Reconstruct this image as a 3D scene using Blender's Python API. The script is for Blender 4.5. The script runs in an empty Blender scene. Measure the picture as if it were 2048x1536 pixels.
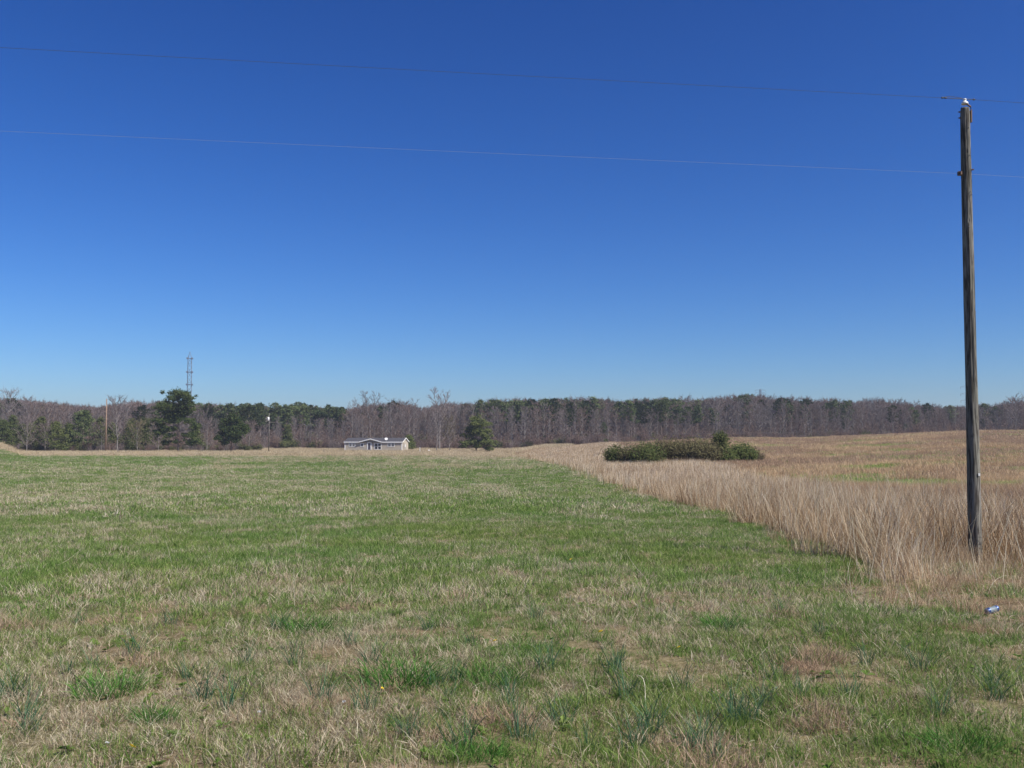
import bpy, math, random
import numpy as np
from mathutils import Vector, Matrix
random.seed(7); RNG = np.random.default_rng(11)
S = bpy.context.scene; COL = S.collection
R = math.radians
# ------------------------------------------------------------------ camera
F = 2000.0; HZ = 870.0                      # focal length and horizon row, in photograph pixels
PITCH = math.atan((HZ - 768) / F)
cam_d = bpy.data.cameras.new('camera'); cam = bpy.data.objects.new('camera', cam_d); COL.objects.link(cam)
cam_d.sensor_width = 36; cam_d.lens = 36 * F / 2048; cam_d.clip_start = .1; cam_d.clip_end = 12000
cam.location = (0, 0, 0); cam.rotation_euler = (R(90) + PITCH, 0, 0)
S.camera = cam
# ------------------------------------------------------------------ world and sun
SUN_EL, SUN_AZ = R(46), R(62)               # azimuth: to the right of straight behind the camera
sun_vec = Vector((math.sin(SUN_AZ) * math.cos(SUN_EL), -math.cos(SUN_AZ) * math.cos(SUN_EL), math.sin(SUN_EL)))
W = bpy.data.worlds.new('World'); S.world = W; W.use_nodes = True
nt = W.node_tree; nt.nodes.clear()
sky = nt.nodes.new('ShaderNodeTexSky'); sky.sky_type = 'NISHITA'; sky.sun_disc = False
sky.sun_elevation = SUN_EL; sky.sun_rotation = math.atan2(sun_vec.x, sun_vec.y)
sky.altitude = 200; sky.air_density = 1.0; sky.dust_density = .25; sky.ozone_density = 3.2
hs = nt.nodes.new('ShaderNodeHueSaturation'); hs.inputs['Saturation'].default_value = 1.12
gm = nt.nodes.new('ShaderNodeGamma'); gm.inputs['Gamma'].default_value = 1.25
bg = nt.nodes.new('ShaderNodeBackground'); bg.inputs['Strength'].default_value = .1
wo = nt.nodes.new('ShaderNodeOutputWorld')
nt.links.new(sky.outputs[0], gm.inputs[0]); nt.links.new(gm.outputs[0], hs.inputs['Color'])
sc_ = nt.nodes.new('ShaderNodeVectorMath'); sc_.operation = 'SCALE'; sc_.inputs['Scale'].default_value = .085
sp_ = nt.nodes.new('ShaderNodeSeparateColor'); cb_ = nt.nodes.new('ShaderNodeCombineColor'); nt.links.new(hs.outputs[0], sc_.inputs[0]); nt.links.new(sc_.outputs[0], sp_.inputs[0])
for i_, (p_, a_) in enumerate(((1.19, 4.16 / 1.464), (1.086, 5.45 / 1.464), (1.0, 8.3 / 1.464))):     # the camera's colour response to a clear sky
    pw_ = nt.nodes.new('ShaderNodeMath'); pw_.operation = 'POWER'; pw_.inputs[1].default_value = p_; ml_ = nt.nodes.new('ShaderNodeMath'); ml_.operation = 'MULTIPLY'; ml_.inputs[1].default_value = a_
    nt.links.new(sp_.outputs[i_], pw_.inputs[0]); nt.links.new(pw_.outputs[0], ml_.inputs[0]); nt.links.new(ml_.outputs[0], cb_.inputs[i_])
nt.links.new(cb_.outputs[0], bg.inputs[0]); nt.links.new(bg.outputs[0], wo.inputs[0])
sd = bpy.data.lights.new('sun', 'SUN'); sd.energy = 5.0; sd.angle = R(.53); sd.color = (1, .95, .86)
so = bpy.data.objects.new('sun', sd); COL.objects.link(so)
so.rotation_euler = (-sun_vec).to_track_quat('-Z', 'Y').to_euler(); so.location = sun_vec * 50
S.view_settings.view_transform = 'Standard'; S.view_settings.look = 'None'
S.view_settings.exposure = .55; S.view_settings.gamma = 1; S.view_settings.use_curve_mapping = False
S.cycles.max_bounces = 6; S.cycles.diffuse_bounces = 3; S.cycles.transmission_bounces = 3

# ------------------------------------------------------------------ helpers
def noise2(x, y, seed=0):
    """smooth value noise 0..1, vectorised"""
    x = np.asarray(x, float); y = np.asarray(y, float)
    xi = np.floor(x).astype(np.int64); yi = np.floor(y).astype(np.int64)
    fx = x - xi; fy = y - yi; fx = fx * fx * (3 - 2 * fx); fy = fy * fy * (3 - 2 * fy)
    def h(a, b):
        n = (a * 374761393 + b * 668265263 + seed * 1442695041) & 0xffffffff
        n = ((n ^ (n >> 13)) * 1274126177) & 0xffffffff
        return ((n ^ (n >> 16)) & 0xffff) / 65535.0
    return (h(xi, yi) * (1 - fx) + h(xi + 1, yi) * fx) * (1 - fy) + (h(xi, yi + 1) * (1 - fx) + h(xi + 1, yi + 1) * fx) * fy
def fbm(x, y, seed=0, o=3):
    s = 0; a = .5; t = 0
    for i in range(o):
        s = s + a * noise2(x * 2 ** i + i * 17.3, y * 2 ** i - i * 9.1, seed + i); t += a; a *= .5
    return s / t
def sstep(a, b, v):
    v = np.clip((v - a) / (b - a), 0, 1); return v * v * (3 - 2 * v)

D_N = [0, 5, 9, 17.5, 30, 50, 80, 120, 170, 220, 300, 400, 600, 4000]
flat = [-1.6, -1.66, -1.74, -2.15, -2.6, -3.2, -3.75, -4.25, -4.65, -4.9, -5.1, -4.8, -5, -8]
PROF = [(-.62, [-1.6, -1.66, -1.74, -2.15, -2.6, -3.2, -3.75, -4.25, -4.5, -2.6, -1.7, -3.2, -5, -8]),
        (-.515, [-1.6, -1.66, -1.74, -2.15, -2.6, -3.2, -3.75, -4.25, -4.6, -3.3, -2.6, -3.6, -5, -8]),
        (-.488, flat), (0.0, flat),
        (.04, [-1.6, -1.66, -1.74, -2.15, -2.6, -3.2, -3.75, -4.15, -4.25, -3.0, -3.4, -3.9, -5, -8]),
        (.1, [-1.6, -1.66, -1.74, -2.15, -2.62, -3.25, -3.8, -4.0, -3.25, -1.9, -2.8, -3.6, -5, -8]),
        (.24, [-1.6, -1.66, -1.74, -2.17, -2.65, -3.3, -3.65, -3.4, -2.4, -.85, -1.9, -2.8, -5, -8]),
        (.5, [-1.6, -1.66, -1.74, -2.2, -2.7, -3.2, -3.1, -2.4, -.8, .95, .2, -1.8, -5, -8]),
        (.62, [-1.6, -1.66, -1.74, -2.2, -2.7, -3.2, -3.0, -2.1, -.3, 1.7, .8, -1.6, -5, -8])]
_g = np.linspace(math.log(1.5), math.log(4200), 700); _k = np.exp(-np.linspace(-2, 2, 41) ** 2); _k /= _k.sum()
def _smooth(p):
    v = np.interp(np.exp(_g), D_N, p); e = np.concatenate([np.full(20, v[0]), v, np.full(20, v[-1])])
    return np.convolve(e, _k, 'valid')
TAB = np.array([_smooth(p) for _, p in PROF]); TN = np.array([t for t, _ in PROF])
def Hbase(x, y):
    x = np.asarray(x, float); y = np.asarray(y, float)
    yy = np.maximum(y, 1.5); t = np.clip(x / yy, TN[0], TN[-1])
    gi = np.clip((np.log(np.minimum(yy, 4100)) - _g[0]) / (_g[1] - _g[0]), 0, len(_g) - 1.001)
    g0 = gi.astype(int); gf = gi - g0
    k = np.clip(np.searchsorted(TN, t) - 1, 0, len(TN) - 2); f = (t - TN[k]) / (TN[k + 1] - TN[k]); f = f * f * (3 - 2 * f)
    a = TAB[k, g0] * (1 - gf) + TAB[k, g0 + 1] * gf; b = TAB[k + 1, g0] * (1 - gf) + TAB[k + 1, g0 + 1] * gf
    return a * (1 - f) + b * f
def H(x, y):
    x = np.asarray(x, float); y = np.asarray(y, float)
    z = Hbase(x, y)
    z = z + (fbm(x / 3.1, y / 3.1, 5) - .5) * .16 + (noise2(x / .45, y / .45, 9) - .5) * .035
    z = z + (fbm(x / 25, y / 25, 3) - .5) * .5 * sstep(15, 120, y)
    return z
def Hs(x, y): return float(H(np.array([x]), np.array([y]))[0])
_cp, _sp = math.cos(PITCH), math.sin(PITCH)
def ray(px, py):
    a = (px - 1024) / F; b = -(py - 768) / F
    v = Vector((a, _cp - b * _sp, _sp + b * _cp)); return v / v.y
def at(px, py, y): return ray(px, py) * y            # world point seen at a pixel, at depth y
def ground_at(px, py):
    r = ray(px, py); ys = np.exp(np.linspace(math.log(3), math.log(500), 3000)); d = r.z * ys - H(r.x * ys, ys)
    i = np.argmax(d < 0); return Vector((r.x * ys[i], ys[i], Hs(r.x * ys[i], ys[i])))

def link(o, parent=None):
    COL.objects.link(o)
    if parent: o.parent = parent
    return o
def tag(o, label, cat, group=None):
    o['label'] = label; o['category'] = cat
    if group: o['group'] = group
    return o
def empty(name, loc, rz=0):
    o = bpy.data.objects.new(name, None); o.location = loc; o.rotation_euler = (0, 0, rz); o.empty_display_size = .2
    return link(o)
class MB:
    def __init__(s): s.v = []; s.f = []; s.m = []; s.t = []
    def add(s, vs, fs, mi=0, tint=.5):
        n = len(s.v); s.v.extend(vs); s.f.extend([tuple(i + n for i in f) for f in fs]); s.m.extend([mi] * len(fs))
        s.t.extend([tint] * len(vs))
    def box(s, x0, x1, y0, y1, z0, z1, mi=0):
        vs = [(x, y, z) for x in (x0, x1) for y in (y0, y1) for z in (z0, z1)]
        s.add(vs, [(0, 1, 3, 2), (4, 6, 7, 5), (0, 4, 5, 1), (2, 3, 7, 6), (0, 2, 6, 4), (1, 5, 7, 3)], mi)
    def prism(s, poly, y0, y1, mi=0):            # poly in xz, extruded along y
        n = len(poly); vs = [(x, y0, z) for x, z in poly] + [(x, y1, z) for x, z in poly]
        s.add(vs, [tuple(range(n)), tuple(range(2 * n - 1, n - 1, -1))] + [(i, i + n, (i + 1) % n + n, (i + 1) % n) for i in range(n)], mi)
    def tube(s, pts, rad, k=6, mi=0, cap=True, tint=.5):
        pts = [Vector(p) for p in pts]; n = len(pts); vs = []
        for i, p in enumerate(pts):
            d = (pts[min(i + 1, n - 1)] - pts[max(i - 1, 0)]).normalized()
            u = d.orthogonal().normalized() if abs(d.z) < .9 else d.cross(Vector((0, 1, 0))).normalized()
            w = d.cross(u); r = rad[i] if hasattr(rad, '__len__') else rad
            for j in range(k):
                a = 2 * math.pi * j / k; vs.append(tuple(p + u * (r * math.cos(a)) + w * (r * math.sin(a))))
        fs = [(i * k + j, i * k + (j + 1) % k, (i + 1) * k + (j + 1) % k, (i + 1) * k + j) for i in range(n - 1) for j in range(k)]
        if cap: fs += [tuple(range(k - 1, -1, -1)), tuple(range((n - 1) * k, n * k))]
        s.add(vs, fs, mi, tint)
    def twig(s, p, q, w, mi=0, tint=.5):         # three-sided tapering sliver
        p = Vector(p); q = Vector(q); d = (q - p)
        u = d.cross(Vector((random.uniform(-1, 1), random.uniform(-1, 1), random.uniform(-1, 1)))).normalized() * w; v = d.cross(u).normalized() * w
        s.add([tuple(p + u), tuple(p - u * .5 + v), tuple(p - u * .5 - v), tuple(q)], [(0, 1, 3), (1, 2, 3), (2, 0, 3)], mi, tint)
    def leaf(s, c, size, mi=0, tint=.5):
        a = Vector((random.gauss(0, 1), random.gauss(0, 1), random.gauss(0, 1))).normalized(); b = a.orthogonal().normalized()
        c = Vector(c); a = a * size; b = b * size * .55
        s.add([tuple(c - a), tuple(c + b), tuple(c + a), tuple(c - b * .8)], [(0, 1, 2, 3)], mi, tint)
    def mesh(s, name, mats, smooth=False):
        me = bpy.data.meshes.new(name); me.from_pydata([tuple(v) for v in s.v], [], s.f)
        for m in mats: me.materials.append(m)
        if len(mats) > 1: me.polygons.foreach_set('material_index', s.m)
        at_ = me.attributes.new('tint', 'FLOAT', 'POINT'); at_.data.foreach_set('value', np.array(s.t, 'f'))
        if smooth: me.polygons.foreach_set('use_smooth', [True] * len(me.polygons))
        me.update(); return me
    def build(s, name, mats, parent=None, smooth=False):
        if not isinstance(mats, (list, tuple)): mats = [mats]
        return link(bpy.data.objects.new(name, s.mesh(name, mats, smooth)), parent)

# ------------------------------------------------------------------ materials
def newmat(name):
    m = bpy.data.materials.new(name); m.use_nodes = True; n = m.node_tree; n.nodes.clear()
    o = n.nodes.new('ShaderNodeOutputMaterial'); return m, n, o
def N(n, typ, **kw):
    x = n.nodes.new(typ)
    for k, v in kw.items():
        if k in x.inputs: x.inputs[k].default_value = v
        else: setattr(x, k, v)
    return x
def ramp(n, src, stops, interp='LINEAR'):
    r = n.nodes.new('ShaderNodeValToRGB'); r.color_ramp.interpolation = interp
    e = r.color_ramp.elements
    while len(e) < len(stops): e.new(.5)
    for i, (p, c) in enumerate(stops): e[i].position = p; e[i].color = (*c, 1)
    n.links.new(src, r.inputs[0]); return r.outputs[0]
def mixc(n, f, a, b, mode='MIX'):
    x = n.nodes.new('ShaderNodeMix'); x.data_type = 'RGBA'; x.blend_type = mode
    for s, v in ((x.inputs[0], f), (x.inputs[6], a), (x.inputs[7], b)):
        if hasattr(v, 'links'): n.links.new(v, s)
        else: s.default_value = v if not isinstance(v, tuple) else (*v, 1)
    return x.outputs[2]
def wnoise(n, scale, detail=3, vec=None, stretch=None, rough=.55):
    if vec is None: vec = n.nodes.new('ShaderNodeNewGeometry').outputs['Position']
    if stretch:
        mp = n.nodes.new('ShaderNodeMapping'); mp.inputs['Scale'].default_value = stretch; n.links.new(vec, mp.inputs[0]); vec = mp.outputs[0]
    t = n.nodes.new('ShaderNodeTexNoise'); t.inputs['Scale'].default_value = scale; t.inputs['Detail'].default_value = detail; t.inputs['Roughness'].default_value = rough
    n.links.new(vec, t.inputs['Vector']); return t.outputs['Fac']
def solid(name, col, rough=.7, metal=0, var=.12, scale=6, bump=0):
    m, n, o = newmat(name); b = N(n, 'ShaderNodeBsdfPrincipled'); b.inputs['Roughness'].default_value = rough; b.inputs['Metallic'].default_value = metal
    tc = n.nodes.new('ShaderNodeTexCoord'); f = wnoise(n, scale, 4, tc.outputs['Object'])
    c = ramp(n, f, [(.3, tuple(x * (1 - var) for x in col)), (.7, tuple(min(1, x * (1 + var)) for x in col))])
    n.links.new(c, b.inputs['Base Color'])
    if bump:
        bp = N(n, 'ShaderNodeBump'); bp.inputs['Strength'].default_value = bump; n.links.new(f, bp.inputs['Height']); n.links.new(bp.outputs[0], b.inputs['Normal'])
    n.links.new(b.outputs[0], o.inputs[0]); return m
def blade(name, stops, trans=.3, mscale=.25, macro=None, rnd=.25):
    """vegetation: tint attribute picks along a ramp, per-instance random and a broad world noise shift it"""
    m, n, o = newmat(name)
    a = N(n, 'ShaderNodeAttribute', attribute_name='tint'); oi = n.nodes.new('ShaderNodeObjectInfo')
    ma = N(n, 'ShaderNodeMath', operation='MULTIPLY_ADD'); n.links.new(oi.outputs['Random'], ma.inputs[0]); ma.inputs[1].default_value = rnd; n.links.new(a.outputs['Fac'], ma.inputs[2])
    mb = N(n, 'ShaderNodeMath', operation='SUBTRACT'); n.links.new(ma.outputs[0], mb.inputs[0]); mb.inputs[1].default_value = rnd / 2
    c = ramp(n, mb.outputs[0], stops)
    if macro:
        f = wnoise(n, mscale, 3); g = ramp(n, f, [(.35, (0, 0, 0)), (.65, (1, 1, 1))])
        c = mixc(n, g, c, mixc(n, 1.0, c, macro, 'MULTIPLY'))
    d = n.nodes.new('ShaderNodeBsdfDiffuse'); t = n.nodes.new('ShaderNodeBsdfTranslucent'); x = n.nodes.new('ShaderNodeMixShader'); x.inputs[0].default_value = trans
    n.links.new(c, d.inputs[0]); n.links.new(c, t.inputs[0]); n.links.new(d.outputs[0], x.inputs[1]); n.links.new(t.outputs[0], x.inputs[2]); n.links.new(x.outputs[0], o.inputs[0])
    return m
M = {}
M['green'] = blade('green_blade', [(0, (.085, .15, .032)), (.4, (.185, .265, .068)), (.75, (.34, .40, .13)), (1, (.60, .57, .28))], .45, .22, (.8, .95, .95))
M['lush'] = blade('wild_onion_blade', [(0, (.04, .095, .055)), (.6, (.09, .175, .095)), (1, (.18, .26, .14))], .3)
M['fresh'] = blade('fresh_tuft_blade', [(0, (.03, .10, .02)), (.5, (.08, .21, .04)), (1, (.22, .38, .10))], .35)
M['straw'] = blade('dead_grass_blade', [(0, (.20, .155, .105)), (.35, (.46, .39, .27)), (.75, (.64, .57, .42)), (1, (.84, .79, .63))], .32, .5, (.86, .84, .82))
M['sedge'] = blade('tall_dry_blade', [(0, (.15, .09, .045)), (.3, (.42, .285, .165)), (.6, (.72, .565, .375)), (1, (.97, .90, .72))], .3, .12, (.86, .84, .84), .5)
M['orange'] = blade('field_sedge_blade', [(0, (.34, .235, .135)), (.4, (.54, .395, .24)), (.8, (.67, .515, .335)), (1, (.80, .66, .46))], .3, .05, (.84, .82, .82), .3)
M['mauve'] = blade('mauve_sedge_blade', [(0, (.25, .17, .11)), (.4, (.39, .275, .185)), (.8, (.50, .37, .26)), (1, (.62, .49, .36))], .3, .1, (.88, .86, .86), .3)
M['pale'] = blade('pale_field_blade', [(0, (.36, .28, .18)), (.5, (.52, .43, .29)), (1, (.68, .60, .43))], .3, .1, (.9, .88, .85))
M['needle'] = blade('pine_needles', [(0, (.03, .044, .02)), (.5, (.075, .10, .042)), (1, (.15, .175, .07))], .15)
M['darkneedle'] = blade('dark_pine_needles', [(0, (.014, .024, .009)), (.5, (.04, .056, .02)), (1, (.10, .12, .042))], .1)
M['cedar'] = blade('cedar_leaves', [(0, (.03, .042, .016)), (.5, (.075, .092, .032)), (1, (.14, .15, .055))], .15)
M['olive'] = blade('shrub_leaves', [(0, (.04, .05, .022)), (.5, (.088, .10, .04)), (1, (.16, .17, .065))], .2)
M['budleaf'] = blade('shrub_buds', [(0, (.06, .055, .027)), (.5, (.12, .11, .055)), (1, (.19, .175, .09))], .25)
M['shrubleaf'] = blade('young_shrub_leaves', [(0, (.035, .052, .018)), (.5, (.08, .10, .036)), (1, (.15, .175, .06))], .25)
M['twig'] = blade('bare_twigs', [(0, (.10, .085, .084)), (.5, (.17, .146, .143)), (1, (.28, .245, .236))], .0, .02, (.95, .82, .78), rnd=.6)  # lightened towards grey mauve: distance haze is put into the twig colour
M['redtwig'] = blade('reddish_twigs', [(0, (.10, .07, .06)), (.5, (.16, .11, .094)), (1, (.25, .18, .15))], .0)
M['browntwig'] = blade('brown_shrub_twigs', [(0, (.07, .058, .036)), (.5, (.14, .118, .072)), (1, (.22, .185, .12))], .1)
M['bark'] = solid('bark', (.175, .155, .145), .9, 0, .3, 2)
M['pinebark'] = solid('pine_bark', (.16, .12, .095), .9, 0, .3, 2)

def mat_ground():
    m, n, o = newmat('field_soil'); b = N(n, 'ShaderNodeBsdfDiffuse')
    at_ = N(n, 'ShaderNodeAttribute', attribute_name='dry')
    f1 = wnoise(n, 9, 6, rough=.7); f2 = wnoise(n, .8, 4); f3 = wnoise(n, 55, 3)
    soil = ramp(n, f1, [(.3, (.07, .048, .03)), (.5, (.16, .115, .07)), (.7, (.28, .21, .135))])
    grn = ramp(n, f1, [(.3, (.06, .085, .03)), (.55, (.115, .145, .05)), (.75, (.22, .22, .1))])
    dry = ramp(n, f1, [(.3, (.22, .165, .10)), (.5, (.36, .28, .18)), (.75, (.5, .41, .28))])
    far = N(n, 'ShaderNodeAttribute', attribute_name='far')
    near = mixc(n, ramp(n, f2, [(.35, (0, 0, 0)), (.65, (1, 1, 1))]), soil, mixc(n, .45, soil, grn))
    c = mixc(n, far.outputs['Fac'], near, mixc(n, at_.outputs['Fac'], grn, dry))
    c = mixc(n, ramp(n, f3, [(.5, (0, 0, 0)), (.62, (.45, .45, .45))]), c, (.34, .28, .19))
    bp = N(n, 'ShaderNodeBump'); bp.inputs['Strength'].default_value = .6; bp.inputs['Distance'].default_value = .03
    n.links.new(f1, bp.inputs['Height']); n.links.new(bp.outputs[0], b.inputs['Normal'])
    n.links.new(c, b.inputs[0]); n.links.new(b.outputs[0], o.inputs[0]); return m

# ------------------------------------------------------------------ where things grow
_by = [0, 9.5, 10.3, 11, 14, 18.5, 25, 32, 58, 96, 150, 200, 260]
_bx = [99, 7.0, 4.4, 4.0, 4.9, 6.2, 7.0, 7.6, 7.7, 8.0, 6.5, 2.5, -2]
def edge_x(y): return np.interp(y, _by, _bx)              # left edge of the unmown dry field
def dryness(x, y):
    """0 mown green .. 1 straw, left of the edge"""
    t = x / np.maximum(y, 2)
    n1 = fbm(x / 1.6, y / 2.2, 21, 4); n2 = fbm(x / 9, y / 6, 31, 3); n3 = fbm(x / 22, y / 60, 41, 3)
    v = .19 + (n1 - .5) * .95 + (n2 - .5) * .5
    v += .40 * sstep(10.2, 8.4, y) * (1 - .9 * sstep(-.2, .15, t)) - .05 * sstep(6.2, 5.2, y)
    v += .07 * sstep(18, 40, y) * sstep(140, 60, y) * sstep(.02, -.1, t)
    v -= .28 * np.exp(-((t + .02) / .07) ** 2) * sstep(30, 38, y) * sstep(65, 48, y)
    v += (n3 - .5) * .45 * sstep(50, 110, y)
    v += .75 * sstep(215, 245, y) + .3 * sstep(110, 190, y) * sstep(-.22, -.05, t) - .12 * sstep(90, 150, y) * sstep(.0, -.2, t)
    return np.clip(v, 0, 1)

# ------------------------------------------------------------------ terrain
ys = np.concatenate([np.linspace(-60, 2, 20), np.exp(np.linspace(math.log(2.2), math.log(30), 230)), np.exp(np.linspace(math.log(30.5), math.log(520), 200)), np.exp(np.linspace(math.log(560), math.log(6000), 24))])
u = np.linspace(-1, 1, 361); xs_u = np.sign(u) * (np.abs(u) * .72 + np.abs(u) ** 9 * 3)
gx = []; 
V = []
for yv in ys:
    w = max(yv, 14.0); V.append(np.stack([xs_u * w, np.full_like(u, yv)], 1))
V = np.concatenate(V); Z = H(V[:, 0], V[:, 1])
nx, ny = len(u), len(ys)
idx = np.arange(nx * ny).reshape(ny, nx)
quads = np.stack([idx[:-1, :-1], idx[:-1, 1:], idx[1:, 1:], idx[1:, :-1]], -1).reshape(-1, 4)
me = bpy.data.meshes.new('field_ground'); me.from_pydata(np.column_stack([V, Z]).tolist(), [], quads.tolist())
dr = np.where(V[:, 0] > edge_x(V[:, 1]), 1.0, dryness(V[:, 0], V[:, 1])); fr = sstep(25, 70, V[:, 1])
for nm, arr in (('dry', dr), ('far', fr)):
    a_ = me.attributes.new(nm, 'FLOAT', 'POINT'); a_.data.foreach_set('value', arr.astype('f'))
me.polygons.foreach_set('use_smooth', [True] * len(me.polygons)); me.materials.append(mat_ground())
g = link(bpy.data.objects.new('field_ground', me)); g['kind'] = 'structure'

# ------------------------------------------------------------------ thin air between here and the wood
hm, hn, ho = newmat('air'); pv = hn.nodes.new('ShaderNodeVolumePrincipled'); pv.inputs['Color'].default_value = (.80, .88, 1, 1); pv.inputs['Density'].default_value = .0002; pv.inputs['Anisotropy'].default_value = .2
hn.links.new(pv.outputs[0], ho.inputs['Volume'])
hb = MB(); hb.box(-3100, 3100, -70, 6100, -16, 52); hz_o = hb.build('haze', hm); hz_o['kind'] = 'stuff'; hz_o['label'] = 'thin clear spring air over the whole field'
# ------------------------------------------------------------------ grass (scattered masses)
def clump(name, n, rad, h0, h1, w, lean, droop, mat, tint=(0, 1), seed=0, seg=2, curl=0):
    r = np.random.default_rng(seed); vs = []; fs = []; tt = []
    for i in range(n):
        a = r.uniform(0, 2 * math.pi); rr = rad * math.sqrt(r.uniform()); bx, by = rr * math.cos(a), rr * math.sin(a)
        h = r.uniform(h0, h1); az = a + r.normal(0, 1.1); ln = abs(r.normal(lean, lean * .5 + .05)); ww = w * r.uniform(.6, 1.3)
        wa = r.uniform(0, math.pi); wx, wy = math.cos(wa) * ww / 2, math.sin(wa) * ww / 2
        t = r.uniform(*tint); b = len(vs); x, y, z = bx, by, -.01; ang = ln
        st = h / seg
        for k in range(seg + 1):
            f = 1 - (k / seg) * .75
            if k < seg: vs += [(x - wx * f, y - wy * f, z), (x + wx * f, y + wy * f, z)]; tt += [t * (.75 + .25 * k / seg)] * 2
            else: vs.append((x, y, z)); tt.append(t)
            x += math.sin(ang) * math.cos(az) * st; y += math.sin(ang) * math.sin(az) * st; z = max(z + math.cos(ang) * st, .004); ang += droop * r.uniform(.4, 1.6); az += curl * r.normal()
        for k in range(seg - 1): fs.append((b + 2 * k, b + 2 * k + 1, b + 2 * k + 3, b + 2 * k + 2))
        fs.append((b + 2 * seg - 2, b + 2 * seg - 1, b + 2 * seg))
    me = bpy.data.meshes.new(name); me.from_pydata(vs, [], fs); me.materials.append(mat)
    q = me.attributes.new('tint', 'FLOAT', 'POINT'); q.data.foreach_set('value', np.array(tt, 'f'))
    return me
def scatter(name, label, x, y, scl, pid, protos, zoff=0, tilt=.12):
    """one mass: points on the ground, each carrying one of the prototype clumps (geometry nodes)"""
    n_ = len(x); z = H(x, y) + zoff
    me = bpy.data.meshes.new(name); me.vertices.add(n_); me.vertices.foreach_set('co', np.column_stack([x, y, z]).astype('f').ravel())
    rot = np.column_stack([RNG.normal(0, tilt, n_), RNG.normal(0, tilt, n_), RNG.uniform(0, 6.283, n_)]).astype('f')
    a = me.attributes.new('rot', 'FLOAT_VECTOR', 'POINT'); a.data.foreach_set('vector', rot.ravel())
    a = me.attributes.new('scl', 'FLOAT', 'POINT'); a.data.foreach_set('value', np.asarray(scl, 'f'))
    a = me.attributes.new('pid', 'INT', 'POINT'); a.data.foreach_set('value', np.asarray(pid, 'i'))
    o = link(bpy.data.objects.new(name, me)); o['kind'] = 'stuff'; o['label'] = label
    ng = bpy.data.node_groups.new(name, 'GeometryNodeTree')
    ng.interface.new_socket('Geometry', in_out='INPUT', socket_type='NodeSocketGeometry'); ng.interface.new_socket('Geometry', in_out='OUTPUT', socket_type='NodeSocketGeometry')
    gi = ng.nodes.new('NodeGroupInput'); go = ng.nodes.new('NodeGroupOutput'); jn = ng.nodes.new('GeometryNodeJoinGeometry')
    def attr(nm, t):
        q = ng.nodes.new('GeometryNodeInputNamedAttribute'); q.data_type = t; q.inputs['Name'].default_value = nm
        return [s for s in q.outputs if s.enabled and s.name == 'Attribute'][0]
    ar, asc, ap = attr('rot', 'FLOAT_VECTOR'), attr('scl', 'FLOAT'), attr('pid', 'INT')
    for k, pm in enumerate(protos):
        po = bpy.data.objects.new(name + '_proto', pm)         # never linked to the scene
        oi = ng.nodes.new('GeometryNodeObjectInfo'); oi.inputs['Object'].default_value = po
        ip = ng.nodes.new('GeometryNodeInstanceOnPoints'); cmp = ng.nodes.new('FunctionNodeCompare'); cmp.data_type = 'INT'; cmp.operation = 'EQUAL'
        ci = [s for s in cmp.inputs if s.enabled]; ng.links.new(ap, ci[0]); ci[1].default_value = k
        ng.links.new(gi.outputs[0], ip.inputs['Points']); ng.links.new(cmp.outputs[0], ip.inputs['Selection']); ng.links.new(oi.outputs['Geometry'], ip.inputs['Instance'])
        er = ng.nodes.new('FunctionNodeEulerToRotation'); ng.links.new(ar, er.inputs[0]); ng.links.new(er.outputs[0], ip.inputs['Rotation']); ng.links.new(asc, ip.inputs['Scale'])
        ng.links.new(ip.outputs[0], jn.inputs[0])
    ng.links.new(jn.outputs[0], go.inputs[0])
    md = o.modifiers.new('scatter', 'NODES'); md.node_group = ng
    return o
def sample(n, y0, y1, t0=-.56, t1=.56, power=1.0):
    """random ground points in a view wedge, uniform per area"""
    uu = RNG.uniform(0, 1, n); y = np.sqrt(y0 ** 2 + uu * (y1 ** 2 - y0 ** 2)); t = RNG.uniform(t0, t1, n)
    return t * y, y
def is_dryfield(x, y, wob=.5): return x > edge_x(y) + (fbm(x / 1.2, y / 1.2, 77) - .5) * 2 * wob * np.clip(y / 15, .8, 2.5)

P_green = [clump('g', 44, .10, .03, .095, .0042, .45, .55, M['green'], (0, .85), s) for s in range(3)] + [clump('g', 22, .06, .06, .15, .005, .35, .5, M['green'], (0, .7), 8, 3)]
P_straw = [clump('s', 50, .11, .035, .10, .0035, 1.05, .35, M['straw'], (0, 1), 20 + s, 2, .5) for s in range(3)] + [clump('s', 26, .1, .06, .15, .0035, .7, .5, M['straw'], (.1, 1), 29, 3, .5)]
# near turf 4.2 - 12 m
def turf(y0, y1, dens, sc, P, nm, lab, green, keep=1.0):
    area = 1.12 * .5 * (y1 ** 2 - y0 ** 2); x, y = sample(int(area * dens), y0, y1)
    d = dryness(x, y); r_ = RNG.uniform(0, 1, len(x)); pick = (r_ > d * 1.15 + .02) if green else (r_ < d * 1.2 + .18)
    pick &= ~is_dryfield(x, y) | (RNG.uniform(0, 1, len(x)) < .25)
    fd = np.minimum(sstep(y0 - .01, y0 * 1.35 if y0 > 5 else y0, y) if y0 > 5 else 1, 1 - sstep(y1 * .74, y1, y)) if y1 < 240 or y0 > 5 else 1
    pick &= RNG.uniform(0, 1, len(x)) < fd
    # thin, worn places
    bare = fbm(x / .8, y / .8, 61, 3); pick &= (bare > .40) | (RNG.uniform(0, 1, len(x)) < .3 + .5 * sstep(10, 20, y))
    x, y = x[pick], y[pick]; n_ = len(x)
    pid = np.where(RNG.uniform(0, 1, n_) < .82, RNG.integers(0, 3, n_), 3)
    hmod = .65 + .8 * fbm(x / .6, y / .6, 71)
    return scatter(nm, lab, x, y, sc * hmod * RNG.uniform(.7, 1.25, n_), pid, P)
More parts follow.
